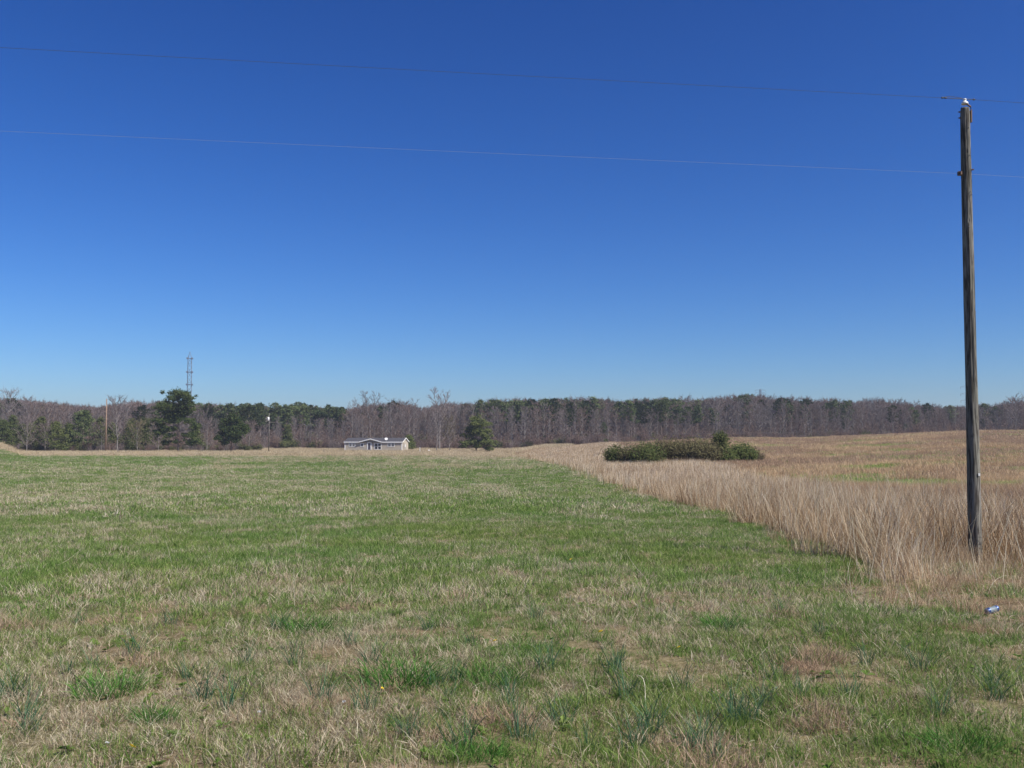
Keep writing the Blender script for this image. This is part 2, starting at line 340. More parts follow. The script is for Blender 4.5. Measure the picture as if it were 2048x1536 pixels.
turf(3.6, 12, 190, 1.0, P_green, 'green_grass', 'short green spring grass over the near field', True)
turf(3.6, 12, 210, 1.0, P_straw, 'dead_grass', 'matted pale dead grass between the green blades', False)
P_greenM = [clump('g', 60, .2, .05, .13, .008, .5, .45, M['green'], (0, .85), 40 + s) for s in range(4)]
P_strawM = [clump('s', 60, .2, .05, .14, .006, .85, .35, M['straw'], (0, 1), 50 + s) for s in range(4)]
turf(9, 42, 40, 1.0, P_greenM, 'green_grass', 'green grass in the middle of the mown field', True)
turf(9, 42, 40, 1.0, P_strawM, 'dead_grass', 'straw coloured grass in the middle of the mown field', False)
P_greenF = [clump('g', 80, .7, .06, .16, .02, .6, .4, M['green'], (0, .85), 60 + s) for s in range(4)]
P_strawF = [clump('s', 80, .7, .06, .18, .016, .7, .35, M['straw'], (0.1, 1), 70 + s) for s in range(4)]
turf(29, 130, 6.0, 1.0, P_greenF, 'green_grass', 'green grass in the far half of the mown field', True)
turf(29, 130, 6.0, 1.0, P_strawF, 'dead_grass', 'straw coloured grass in the far half of the mown field', False)
turf(90, 262, .9, 1.7, P_greenF, 'green_grass', 'green grass by the far edge of the mown field', True)
turf(90, 262, .9, 1.7, P_strawF, 'dead_grass', 'pale grass by the far edge of the mown field', False)

# tall dry grass beside the mown field
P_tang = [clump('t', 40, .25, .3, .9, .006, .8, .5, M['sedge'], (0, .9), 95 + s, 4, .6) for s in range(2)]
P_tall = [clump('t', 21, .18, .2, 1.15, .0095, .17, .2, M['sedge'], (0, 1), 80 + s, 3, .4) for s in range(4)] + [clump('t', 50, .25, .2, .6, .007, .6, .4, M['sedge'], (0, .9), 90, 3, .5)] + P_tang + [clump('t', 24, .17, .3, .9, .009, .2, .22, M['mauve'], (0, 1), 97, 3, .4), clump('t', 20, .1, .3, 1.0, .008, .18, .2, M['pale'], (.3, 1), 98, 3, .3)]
x, y = sample(24000, 9, 62, .05, .6); e = edge_x(y); w = fbm(x / 1.5, y / 1.5, 88)
hgt = (.50 + .50 * sstep(11, 18, y)) * (.42 + 1.05 * w)
hgt = hgt * np.where((np.abs(x - 8.0 + (17.5 - y) * .25) < 1.3) & (y < 17.45), .5, 1)
width = 4.2 + .09 * y
inside = (x > e + (fbm(x / .9, y / .9, 77) - .5) * 3.0) & (x < e + width + np.where(y < 24, 6, 0) + (w - .5) * 3) & (y > 9.7 + (w - .5) * 3)
area_k = RNG.uniform(0, 1, len(x)) < np.where(y < 30, 1, .6)
k = inside & area_k; x, y, hgt = x[k], y[k], hgt[k]
pid = np.where(RNG.uniform(0, 1, len(x)) < .66, RNG.integers(0, 4, len(x)), RNG.integers(4, 9, len(x)))
pid = np.where((y < 14.5) & (RNG.uniform(0, 1, len(x)) < .6), RNG.integers(4, 8, len(x)), pid)
scatter('tall_dry_grass', 'tall pinkish dry grass round the pole and along the mown edge', x, y, hgt * RNG.uniform(.8, 1.2, len(x)), pid, P_tall)
P_tallF = [clump('t', 60, .6, .45, 1.0, .02, .15, .1, M['sedge'], (0, 1), 100 + s, 2) for s in range(3)]
x, y = sample(16000, 55, 215, -.02, .3); e = edge_x(y); k = (x > e + RNG.normal(0, .6, len(x))) & (x < e + 4.2 + .09 * y - 3 * sstep(100, 200, y)); x, y = x[k], y[k]
scatter('tall_dry_grass', 'tall dry grass along the far part of the mown edge', x, y, (.75 + .5 * fbm(x / 3, y / 3, 9)) * RNG.uniform(.8, 1.15, len(x)), RNG.integers(0, 3, len(x)), P_tallF)
# unmown field on the right and its hillside
P_or = [clump('o', 60, .45, .25, .6, .012, .35, .3, M['orange'], (0, 1), 110 + s) for s in range(3)] + [clump('o', 40, .4, .12, .3, .012, .5, .4, M['green'], (.5, 1), 118)] + [clump('o', 60, .45, .2, .5, .012, .35, .3, M['mauve'], (0, 1), 115 + s) for s in range(2)]
x, y = sample(9000, 20, 75, .1, .6); k = x > edge_x(y) + 3; x, y = x[k], y[k]
def orpid(x, y):
    g_ = fbm(x / 9, y / 5, 55) + RNG.normal(0, .05, len(x)); m_ = fbm(x / 13, y / 11, 155) + RNG.normal(0, .06, len(x))
    q = np.where(m_ > .48, RNG.integers(4, 6, len(x)), RNG.integers(0, 3, len(x))); return np.where(g_ < .33 + .07 * sstep(110, 60, y), 3, q)
scatter('dry_field_grass', 'knee high orange tan grass in the hollow right of the mown strip', x, y, RNG.uniform(.6, 1.2, len(x)) * (.6 + .8 * fbm(x / 5, y / 5, 56)), orpid(x, y), P_or)
P_orF = [clump('o', 110, 1.2, .2, .6, .03, .45, .3, M['orange'], (0, 1), 120 + s) for s in range(3)] + [clump('o', 50, 1.0, .2, .4, .04, .5, .4, M['green'], (.5, 1), 128)] + [clump('o', 110, 1.2, .2, .55, .03, .45, .3, M['mauve'], (0, 1), 125 + s) for s in range(2)]
x, y = sample(34000, 70, 255, -.01, .62); k = x > edge_x(y) + 2; x, y = x[k], y[k]
scatter('dry_field_grass', 'orange tan grass covering the hillside in front of the wood', x, y, RNG.uniform(.5, 1.3, len(x)) * (.6 + .7 * fbm(x / 17, y / 12, 57)), orpid(x, y), P_orF)
# pale band in front of the house and the wood
P_pale = [clump('p', 60, 1.2, .4, .95, .05, .25, .25, M['pale'], (0, 1), 130 + s) for s in range(3)]
x, y = sample(15000, 222, 372, -.62, .06); t_ = x / y
k = (y > 236 + (fbm(x / 20, y / 40, 15) - .5) * 30 - 10 * sstep(-.2, 0, t_)); x, y = x[k], y[k]
scatter('pale_dry_grass', 'pale dry grass band in front of the house and the wood', x, y, (.45 + .8 * fbm(x / 9, y / 9, 16)) * RNG.uniform(.7, 1.2, len(x)), RNG.integers(0, 3, len(x)), P_pale)
x, y = sample(5200, 120, 235, -.30, .03); k = fbm(x / 9, y / 22, 18) + .25 * sstep(150, 225, y) > .56; x, y = x[k], y[k]
scatter('pale_dry_grass', 'patches of pale dry grass at the far end of the mown field', x, y, .5 * RNG.uniform(.5, 1.1, len(x)), RNG.integers(0, 3, len(x)), P_pale)

# ------------------------------------------------------------------ trees
def bare_tree(H_, spread, seed, tw=.035, nl=18, fork=False, mats=('bark', 'twig'), first=.3, dens=1.0):
    random.seed(seed); T = MB(); C = MB()
    stems = [(Vector((0, 0, -.3)), Vector((random.uniform(-.05, .05) * H_, random.uniform(-.05, .05) * H_, H_ * .93)))]
    if fork:
        m_ = Vector((0, 0, H_ * .35)); T.tube([(0, 0, -.3), m_], [H_ * .016, H_ * .013], 6)
        stems = [(m_, Vector((-spread * .35, random.uniform(-.3, .3), H_ * .97))), (m_, Vector((spread * .4, random.uniform(-.3, .3), H_ * .9)))]
    for a, b in stems:
        n = 7; pts = []; ph = random.uniform(0, 6)
        for i in range(n + 1):
            f = i / n; p = a.lerp(b, f); bow = math.sin(f * math.pi) * (spread * .12 if fork else H_ * .012)
            p = p + Vector((math.cos(ph) * bow + random.gauss(0, .006) * H_, math.sin(ph) * bow + random.gauss(0, .006) * H_, 0)); pts.append(p)
        r0 = H_ * (.0105 if fork else .0135); rad = [r0 * (1 - .9 * (i / n)) + .01 for i in range(n + 1)]
        T.tube(pts, rad, 6)
        def onstem(f):
            k = min(int(f * n), n - 1); return pts[k].lerp(pts[k + 1], f * n - k)
        for i in range(nl if not fork else int(nl * .7)):
            f = (first if not fork else .12) + (1 - (first if not fork else .12)) * (i + random.random()) / (nl if not fork else int(nl * .7)); f = min(f, .99)
            p = onstem(f); az = i * 2.4 + random.uniform(-.6, .6)
            L = spread * (1.05 - .75 * abs(f - .5) ** 1.2) * random.uniform(.65, 1.1) * (.7 if fork else 1)
            up = random.uniform(.45, 1.15) + .5 * f
            d = Vector((math.cos(az), math.sin(az), up)).normalized()
            q1 = p + d * L * .5; d2 = (d + Vector((0, 0, .35))).normalized(); q2 = q1 + d2 * L * .5
            if q2.z > H_: q2.z = H_ + random.uniform(-1, .6)
            T.tube([p, q1, q2], [r0 * .42 * (1.1 - f * .6), r0 * .26, .012], 4, 0, False)
            for j in range(6):
                g_ = random.uniform(.25, 1); s_ = p.lerp(q1, g_ * 2) if g_ < .5 else q1.lerp(q2, g_ * 2 - 1)
                dd = (d + Vector((random.gauss(0, .7), random.gauss(0, .7), random.uniform(0, .7)))).normalized(); l2 = L * random.uniform(.25, .5)
                e_ = s_ + dd * l2; C.twig(s_, e_, tw * 1.25, 0, random.random())
                for k in range(int(4 * dens + random.random())):
                    s2 = s_.lerp(e_, random.uniform(.15, 1)); d3 = (dd + Vector((random.gauss(0, .6), random.gauss(0, .6), random.uniform(-.1, .6)))).normalized()
                    C.twig(s2, s2 + d3 * l2 * random.uniform(.35, .8), tw * .8, 0, random.random())
    return T, C
def needle_clump(C, c, r, n, size, flat=.6, lo=0, hi=1):
    for i in range(n):
        v = Vector((random.gauss(0, .5), random.gauss(0, .5), random.gauss(0, .5) * flat)) * r
        C.leaf(Vector(c) + v, size * random.uniform(.6, 1.3), 0, lo + (hi - lo) * min(1, max(0, random.gauss(.45, .25))))
def pine_tree(H_, spread, seed, first=.4, shape='cone', leaf=.28, n_l=34, per=26):
    random.seed(seed); T = MB(); C = MB()
    bx, by = random.uniform(-.03, .03) * H_, random.uniform(-.03, .03) * H_
    T.tube([(0, 0, -.3), (bx * .5, by * .3, H_ * .5), (bx, by, H_ * .97)], [H_ * .015, H_ * .011, .03], 6)
    for i in range(n_l):
        f = first + (1 - first) * ((i + random.random()) / n_l); az = i * 2.4 + random.uniform(-.5, .5)
        if shape == 'cone': prof = 1.08 - .95 * (f - first) / (1 - first)
        elif shape == 'round': prof = math.sin(max(.05, (f - first) / (1 - first)) * math.pi * .82 + .35) ** .7
        else: prof = .75 + .35 * math.sin(f * 23 + seed)
        L = max(.35, spread * prof * random.uniform(.6, 1.12)); z = f * H_
        p = Vector((bx * f, by * f, z)); q = p + Vector((math.cos(az) * L, math.sin(az) * L, L * random.uniform(-.05, .4)))
        if q.z > H_: q.z = H_
        T.tube([p, q], [H_ * .004, .02], 4, 0, False)
        for k in range(3):
            g_ = 1 - k * .3; needle_clump(C, p.lerp(q, g_), (.55 + .10 * spread) * random.uniform(.8, 1.2), per, leaf, .6)
    needle_clump(C, (bx, by, H_ - .3), .5, per, leaf, 1)
    return T, C
def spec_tree(H_, trunk, clumps, seed, leaf, per, tr=.22, flat=.65, depth=.8):
    """tree with given branch clumps: (x, z, r); each is repeated round the trunk so the tree has its depth"""
    random.seed(seed); T = MB(); C = MB(); pts = [Vector((x, 0, z)) for x, z in trunk]
    n = len(pts); T.tube(pts, [tr * (1 - .8 * i / (n - 1)) for i in range(n)], 8)
    def tx(z):
        for a, b in zip(pts, pts[1:]):
            if a.z <= z <= b.z: return a.lerp(b, (z - a.z) / max(.01, b.z - a.z))
        return pts[-1].copy()
    for (x, z, r) in clumps:
        for side in (0, 1):
            c = Vector((x + random.uniform(-.2, .2) * r, (random.uniform(-.3, .3) if side == 0 else random.choice((-1, 1)) * random.uniform(.4, 1) * depth * max(1.2, abs(x - tx(z).x))), z))
            root = tx(max(.6, z - abs(c.x) * .25 - .3)); T.tube([root, root.lerp(c, .6) + Vector((0, 0, -.1)), c], [tr * .28, tr * .18, .03], 5, 0, False)
            needle_clump(C, c, r, int(per * (1 if side == 0 else .7) * max(.4, r * r)), leaf, flat)
            for k in range(3):
                v = c + Vector((random.gauss(0, .8), random.gauss(0, .8), random.gauss(0, .3))) * r; needle_clump(C, v, r * .5, int(per * .25 * max(.4, r * r)), leaf, flat)
    return T, C
def place_tree(name, T, C, tm, cm, loc, label, group=None, rz=0, crown='crown', cat='tree'):
    o = empty(name, loc, rz); T.build('trunk', M[tm], o); C.build(crown, M[cm], o); return tag(o, label, cat, group)
def top_pos(px, d, topy):
    """ground position at column px, depth d, and the height that reaches row topy"""
    x = (px - 1024) / F * d; z = Hs(x, d); return Vector((x, d, z)), (HZ - topy) / F * d - z

def mesh_protos(T, C, tm, cm): return T.mesh('trunk', [M[tm]]), C.mesh('crown', [M[cm]])
PB = []                                                # unit prototypes: (trunk mesh, crown mesh, height)
for i in range(9):
    hh = 16.0; T, C = bare_tree(hh, random.uniform(2.8, 4.4), 200 + i, .027, 26, False, first=.14 + .07 * (i % 3), dens=2.6); PB.append((*mesh_protos(T, C, 'bark', 'twig' if i % 4 else 'redtwig'), hh))
PW = []
for i in range(4):
    hh = 16.0; T, C = bare_tree(hh, 5.2, 230 + i, .03, 18, i % 2 == 0, first=.3, dens=1.1); PW.append((*mesh_protos(T, C, 'bark', 'twig'), hh))
PP = []
for i in range(5):
    hh = 16.0; T, C = pine_tree(hh, 3.0, 250 + i, .52, ('round', 'irr')[i % 2], .34, 26, 16); PP.append((*mesh_protos(T, C, 'pinebark', 'needle'), hh))
used = {}
def put(kind, protos, i, px, d, topy, label, group, name, wide=1.0):
    tm, cm, hh = protos[i % len(protos)]; loc, h = top_pos(px, d, topy)
    o = empty(name, loc, random.uniform(0, 6.28)); s_ = h / hh; o.scale = (s_ * wide, s_ * wide, s_)
    for nm, me_ in (('trunk', tm), ('crown', cm)): link(bpy.data.objects.new(nm, me_), o)
    return tag(o, label, 'tree', group)

SKY = [(-300, 800), (0, 800), (40, 802), (100, 806), (150, 811), (200, 814), (250, 806), (330, 806), (400, 812), (430, 812), (500, 811), (540, 815), (600, 813), (640, 818), (690, 820), (720, 812), (760, 808), (800, 808), (850, 815), (900, 807), (930, 809), (980, 805), (1050, 802), (1130, 800), (1200, 800), (1250, 804), (1300, 802), (1400, 800), (1450, 797), (1500, 794), (1550, 798), (1600, 802), (1650, 801), (1700, 805), (1750, 801), (1800, 805), (1850, 811), (1900, 815), (2000, 808), (2048, 802), (2400, 800)]
def skyline(px): return 4 + float(np.interp(px, [a for a, _ in SKY], [b for _, b in SKY]))
random.seed(31)
regs = [(430, 'bare grey tree of the wood left of the grassy mound', 'bare trees of the left wood'), (820, 'slender bare tree of the wood behind the pale house', 'bare trees behind the house'),
        (1230, 'tall slender bare tree of the wood right of the lone evergreen', 'bare trees right of the lone evergreen'), (9999, 'bare grey tree of the wood above the tan hillside', 'bare trees above the hillside')]
cnt = 0
for row, (d0, n, lift) in enumerate([(352, 120, 16), (368, 90, 9), (386, 80, 1)]):
    for i in range(n):
        px = -60 + 2180 * (i + random.uniform(.1, .9)) / n; d = d0 + random.uniform(-6, 7)
        if px < 420 and row == 0: lf = lift + 14
        else: lf = lift
        top = skyline(px) + lf + random.gauss(0, 5 if row < 2 else 4); top = max(top, skyline(px) - 5) + (13 if 415 < px < 692 else 5 if 920 < px < 1420 else 0)
        rg = [r for r in regs if px < r[0]][0]
        put('bare', PB, cnt, px, d, top, rg[1], rg[2], 'bare_tree', random.uniform(.8, 1.15)); cnt += 1
pines = [(x, 392 + random.uniform(0, 14), skyline(x) + random.uniform(-8, 4), 'dark pine in the ridge row left of the house', 'pines on the ridge left of the house') for x in np.linspace(402, 690, 26)]
pines += [(x + random.uniform(-3, 3), 392, skyline(x) + random.uniform(-9, 3), 'round topped pine standing out along the right hand skyline', 'pines along the right skyline')
          for x in (965, 985, 998, 1010, 1032, 1048, 1066, 1088, 1104, 1138, 1152, 1170, 1191, 1240, 1268, 1276, 1310, 1330, 1562, 1574, 1612, 1656, 1668, 1692, 1905, 1968)]
pines += [(x, 362 + random.uniform(-3, 4), t_, 'dark evergreen half hidden among bare trunks on the right', 'evergreens among the right hand trunks')
          for x, t_ in ((1140, 818), (1262, 806), (1290, 812), (1322, 805), (1354, 815), (1376, 815), (1395, 812), (1425, 818), (1686, 835), (1784, 812), (1830, 822), (1966, 838), (1206, 845), (1810, 848))]
pines += [(x, 366 + random.uniform(-3, 3), t_, 'dark pine among the left hand trees behind the brown pole', 'pines of the left wood')
          for x, t_ in ((155, 832), (176, 826), (284, 812), (322, 808), (520, 808), (486, 816), (500, 812))]
for i, (px, d, tp, lb, gr) in enumerate(pines): put('pine', PP, i, px, d, tp, lb, gr, 'pine_tree', random.uniform(.85, 1.2) if px < 700 else random.uniform(.8, 1.1))

# deep wood behind: one mass
allp = []
for (tm, cm, hh) in (PB[0], PB[3], PB[5], PB[4], PP[0], PP[1]):
    a = bpy.data.meshes.new('tree_mass'); vs = []; fs = []; mi = []; tt = []
    for k, q in enumerate((tm, cm)):
        b = len(vs); vs += [tuple(v.co) for v in q.vertices]; fs += [tuple(i + b for i in p.vertices) for p in q.polygons]; mi += [k] * len(q.polygons); tt += [q.attributes['tint'].data[i].value for i in range(len(q.vertices))]
    a.from_pydata(vs, [], fs); a.materials.append(tm.materials[0]); a.materials.append(cm.materials[0]); a.polygons.foreach_set('material_index', mi)
    q = a.attributes.new('tint', 'FLOAT', 'POINT'); q.data.foreach_set('value', np.array(tt, 'f')); allp.append(a)
n_ = 3600; px = RNG.uniform(-160, 2210, n_); d = RNG.uniform(396, 500, n_); x = (px - 1024) / F * d
sk = np.interp(px, [a for a, _ in SKY], [b for _, b in SKY]) + 7 + RNG.normal(0, 4.5, n_); sc = ((HZ - sk) / F * d - H(x, d)) / 16
pid = np.where(RNG.uniform(0, 1, n_) < np.where((px > 400) & (px < 690), .5, np.where((px > 920) & (px < 1420), .18, .05)), RNG.integers(4, 6, n_), RNG.integers(0, 4, n_))
scatter('deep_wood', 'mass of bare trees and pines deep in the wood', x, d, sc, pid, allp, tilt=.01)
# brush at the foot of the wood
def bush_mesh(n, r, h, tw, seed, mats, leafy=0, leaf=.12):
    random.seed(seed); C = MB()
    for i in range(n):
        a = random.uniform(0, 6.28); rr = r * math.sqrt(random.random()); p = Vector((rr * .55 * math.cos(a), rr * .55 * math.sin(a), 0))
        hh = h * (1 - .45 * (rr / r) ** 2) * random.uniform(.6, 1.08); q = Vector((rr * math.cos(a), rr * math.sin(a), hh)); C.twig(p, q, tw * 1.5, 0, random.random())
        for k in range(5):
            s_ = p.lerp(q, random.uniform(.3, 1)); C.twig(s_, s_ + Vector((random.gauss(0, .3), random.gauss(0, .3), random.uniform(.1, .5))) * h * .35, tw, 0, random.random())
            for j in range(leafy): C.leaf(s_ + Vector((random.gauss(0, .2), random.gauss(0, .2), random.gauss(.1, .2))) * h * .5, leaf, 1, min(1, max(0, random.gauss(.5, .25))))
    return C
BR = [bush_mesh(60, 1.9, 3.2, .03, 300, 0).mesh('brush', [M['redtwig']]), bush_mesh(60, 2.0, 3.6, .03, 301, 0).mesh('brush', [M['twig']]),
      bush_mesh(60, 1.8, 2.8, .03, 302, 0, 3, .2).mesh('brush', [M['browntwig'], M['olive']]), bush_mesh(50, 1.5, 5.0, .035, 303, 0).mesh('brush', [M['redtwig']])]
n_ = 5200; px = RNG.uniform(-120, 2170, n_); d = 342 + 130 * RNG.uniform(0, 1, n_) ** 1.5; x = (px - 1024) / F * d
scatter('undergrowth', 'reddish brown brush along the foot of the wood', x, d, RNG.uniform(.5, 1.2, n_) * (1 + .9 * sstep(355, 400, d)), np.where(RNG.uniform(0, 1, n_) < .12, 2, RNG.choice([0, 1, 3], n_)), BR, tilt=.03)
n_ = 420; px = RNG.uniform(40, 520, n_); d = RNG.uniform(300, 330, n_); x = (px - 1024) / F * d
scatter('undergrowth', 'dark low brush under the left hand pines', x, d, RNG.uniform(.4, .95, n_), RNG.integers(0, 4, n_), BR, tilt=.03)

# named trees
def hero(name, px_base, d, clumps, trunk, ox, oy, sc, seed, leaf, per, tm, cm, label, tr, cat='tree'):
    x = (px_base - 1024) / F * d; z = Hs(x, d); m_ = d / F
    conv = lambda cx, cy: ((ox + cx / sc - px_base) * m_, (HZ - (oy + cy / sc)) * m_ - z)
    tk = [conv(*p) for p in trunk]; tk = [(tk[0][0], -.3)] + tk[1:]
    cl = [(*conv(a, b), r / sc * m_ * (1.04 if ox == 0 else 1)) for a, b, r in clumps]
    T, C = spec_tree(20, tk, cl, seed, leaf, per, tr)
    return place_tree(name, T, C, tm, cm, (x, d, z), label, cat=cat)
hero('pine_tree', 356, 285, [(1720, 520, 55), (1790, 540, 55), (1850, 570, 36), (1690, 570, 50), (1850, 605, 36), (1770, 600, 30), (1640, 650, 65), (1560, 655, 45), (1720, 665, 60), (1800, 660, 55), (1870, 640, 25), (1640, 720, 60), (1730, 725, 55), (1830, 705, 45), (1590, 790, 55), (1670, 780, 50), (1550, 830, 38), (1760, 765, 40), (1850, 790, 45), (1900, 840, 38), (1560, 905, 38), (1620, 870, 45), (1700, 865, 32), (1880, 925, 36), (1660, 930, 34), (1810, 930, 28), (1620, 1000, 34), (1850, 1000, 45), (1910, 980, 26), (1720, 990, 26)],
     [(1745, 1090), (1740, 950), (1735, 850), (1760, 700), (1725, 560)], 0, 680, 4.876, 401, .24, 120, 'pinebark', 'darkneedle', 'tallest pine, ragged and layered, below the lattice tower', .26)
hero('pine_tree', 464, 290, [(410, 440, 36), (380, 500, 52), (450, 485, 52), (350, 560, 60), (430, 570, 66), (500, 545, 50), (320, 620, 52), (400, 645, 66), (480, 615, 58), (300, 660, 36), (350, 700, 44), (450, 680, 44), (525, 600, 34)],
     [(410, 810), (410, 640), (410, 460)], 380, 740, 4.876, 402, .24, 105, 'pinebark', 'darkneedle', 'compact dark pine between the tallest pine and the transformer pole', .2)
hero('cedar_tree', 953, 282, [(1520, 380, 42), (1500, 430, 58), (1590, 430, 50), (1460, 480, 44), (1550, 500, 66), (1630, 500, 42), (1460, 540, 44), (1600, 550, 44), (1500, 600, 50), (1420, 620, 42), (1590, 610, 58), (1650, 610, 44), (1540, 640, 34), (1640, 665, 36), (1390, 645, 24)],
     [(1522, 710), (1525, 620), (1530, 400)], 640, 760, 4.876, 403, .22, 150, 'pinebark', 'cedar', 'lone bushy evergreen standing in the dry grass right of the house', .24)
def bare_hero(px, d, top, spread, seed, label, fork=False, tm='bark', cm='twig', tw=.03, nl=24, first=.25, dens=1.3, name='bare_tree'):
    loc, h = top_pos(px, d, top); T, C = bare_tree(h, spread, seed, tw, nl, fork, first=first, dens=dens)
    return place_tree(name, T, C, tm, cm, loc, label)
bare_hero(237, 292, 797, 5.2, 411, 'wide bare tree just right of the brown wooden pole', nl=30)
bare_hero(55, 292, 838, 4.6, 412, 'low spreading bare tree beside the tan mound at the far left', nl=26, first=.12)
bare_hero(16, 350, 784, 6.5, 413, 'rounded bare tree rising above the wood at the far left', nl=26, first=.4)
bare_hero(740, 372, 784, 6.2, 414, 'tall forked bare tree rising above the wood over the house', True, nl=26)
bare_hero(703, 372, 801, 4.0, 415, 'smaller round bare tree left of the tall forked one', nl=20)
bare_hero(785, 372, 797, 3.5, 416, 'thin bare tree topping the wood right of the tall forked one', nl=18)
bare_hero(825, 374, 799, 3.2, 417, 'upright bare tree topping the wood between the two tallest bare trees', nl=18)
bare_hero(879, 340, 781, 6.0, 418, 'tallest bare tree with three leaders, left of the lone evergreen', True, nl=28)
bare_hero(873, 296, 825, 5.0, 419, 'pale trunked bare tree in front of the wood right of the house', nl=26, first=.2, tm='bark')
bare_hero(900, 300, 838, 4.2, 420, 'low greyish green spring tree beside the pale trunked bare tree', nl=24, first=.1, cm='browntwig')
bare_hero(92, 294, 852, 3.8, 422, 'thin bare sapling in front of the dull olive evergreen', nl=20, first=.08, dens=1.5)
bare_hero(276, 296, 848, 4.6, 423, 'low bare tree between the wide bare tree and the tallest pine', nl=24, first=.08, dens=1.6, cm='browntwig')
bare_hero(318, 298, 842, 4.2, 424, 'low bare tree at the left foot of the tallest pine', nl=24, first=.08, dens=1.6)
bare_hero(415, 300, 840, 4.4, 425, 'bare tree in the gap between the two pines on the left', nl=24, first=.12, dens=1.5)
bare_hero(500, 302, 846, 4.0, 426, 'bare tree just right of the compact dark pine', nl=22, first=.15, dens=1.5)
bare_hero(205, 298, 852, 4.0, 427, 'low bare tree behind the foot of the brown wooden pole', nl=20, first=.08, dens=1.5)
bare_hero(2030, 350, 797, 5.5, 421, 'tall bare tree at the right end of the wood', nl=24, first=.35)
for i, (px, d, top, spr, kind, lab) in enumerate([
        (8, 318, 842, 3.6, 'cedar', 'yellow green cedar behind the tan mound at the left edge'),
        (27, 322, 832, 3.2, 'cedar', 'green cedar just right of the one at the left edge'),
        (84, 300, 836, 3.8, 'olive', 'dull olive evergreen right of the low spreading bare tree'),
        (112, 297, 846, 4.4, 'cedar', 'broad yellow green cedar reaching down to the dry grass'),
        (140, 301, 850, 3.6, 'cedar', 'smaller cedar between the broad one and the dark pine'),
        (168, 303, 822, 3.4, 'needle', 'dark dense pine left of the brown wooden pole'),
        (200, 305, 838, 3.4, 'olive', 'dull green evergreen directly behind the brown wooden pole'),
        (262, 306, 840, 3.6, 'olive', 'dull green evergreen right of the wide bare tree'),
        (292, 310, 838, 3.4, 'olive', 'olive evergreen left of the tallest pine'),
        (48, 312, 850, 3.4, 'olive', 'dull evergreen behind the low spreading bare tree'),
        (68, 316, 846, 3.2, 'cedar', 'olive cedar filling the gap right of the low spreading bare tree'),
        (226, 312, 848, 3.6, 'olive', 'low olive evergreen between the brown pole and the wide bare tree'),
        (322, 312, 842, 3.6, 'cedar', 'olive cedar under the left limbs of the tallest pine'),
        (392, 308, 850, 3.0, 'olive', 'small dull evergreen under the right limbs of the tallest pine'),
        (818, 330, 872, 2.2, 'cedar', 'small green cedar against the right end of the house'),
        (575, 345, 852, 2.6, 'olive', 'small light green tree in the wood right of the transformer pole')]):
    loc, h = top_pos(px, d, top); T, C = pine_tree(h, spr, 440 + i, .10, 'cone' if kind != 'needle' else 'round', .26, 40, 26)
    place_tree('evergreen_tree', T, C, 'pinebark', kind, loc, lab)

# ------------------------------------------------------------------ shrubs in the hollow
def shrub(px, y_base, d, wpx, toppx, seed, mats, leafy, label, leaf=.13, n=150, name='shrub'):
    x = (px - 1024) / F * d; z = Hs(x, d); h = (HZ - toppx) / F * d - z; r = wpx / 2 / F * d * 1.25; n = int(n * (2.4 if leafy < 2 else 2.0))
    C = bush_mesh(n, r, h, .014 if leafy < 2 else .009, seed, 0, leafy, leaf); o = empty(name, (x, d, z))
    S_ = MB(); L_ = MB()
    for f, m_ in zip(C.f, C.m):
        tgt = S_ if m_ == 0 else L_; tgt.add([C.v[i] for i in f], [tuple(range(len(f)))], 0, C.t[f[0]])
    S_.build('branches', M[mats[0]], o)
    if L_.v: L_.build('foliage', M['budleaf' if leafy == 1 else 'shrubleaf'], o)
    return tag(o, label, 'shrub', 'shrubs in the hollow of the dry field')
shrub(1232, 0, 122, 40, 893, 501, ('browntwig', 'olive'), 2, 'green shrub at the left end of the clump', n=130)
shrub(1262, 0, 121, 50, 888, 502, ('browntwig', 'olive'), 1, 'low olive shrub beside the green one at the left end', n=150)
shrub(1296, 0, 119, 60, 886, 503, ('browntwig', 'olive'), 2, 'bright green shrub left of the brown twiggy ones', n=180)
shrub(1338, 0, 121, 84, 877, 504, ('browntwig', 'olive'), 1, 'tall brown twiggy shrub in the middle of the clump', n=320)
shrub(1384, 0, 120, 84, 878, 505, ('browntwig', 'olive'), 1, 'broad brown twiggy shrub just left of the pointed little tree', n=340)
shrub(1414, 0, 117, 58, 880, 506, ('browntwig', 'olive'), 1, 'dark brown shrub at the foot of the pointed little tree', n=200)
shrub(1480, 0, 119, 54, 889, 507, ('browntwig', 'olive'), 3, 'dark green shrub right of the pointed little tree', n=200)
shrub(1506, 0, 120, 40, 897, 508, ('browntwig', 'olive'), 0, 'low brown shrub at the right end of the clump', n=120)
shrub(1452, 0, 117, 36, 900, 509, ('browntwig', 'olive'), 2, 'low green shrub right under the pointed little tree', n=130)
loc, h = top_pos(1439, 117.5, 869); T, C = pine_tree(h, 1.3, 520, .1, 'cone', .12, 46, 30)
place_tree('evergreen_tree', T, C, 'pinebark', 'olive', loc, 'pointed yellow green little tree rising from the shrub clump')

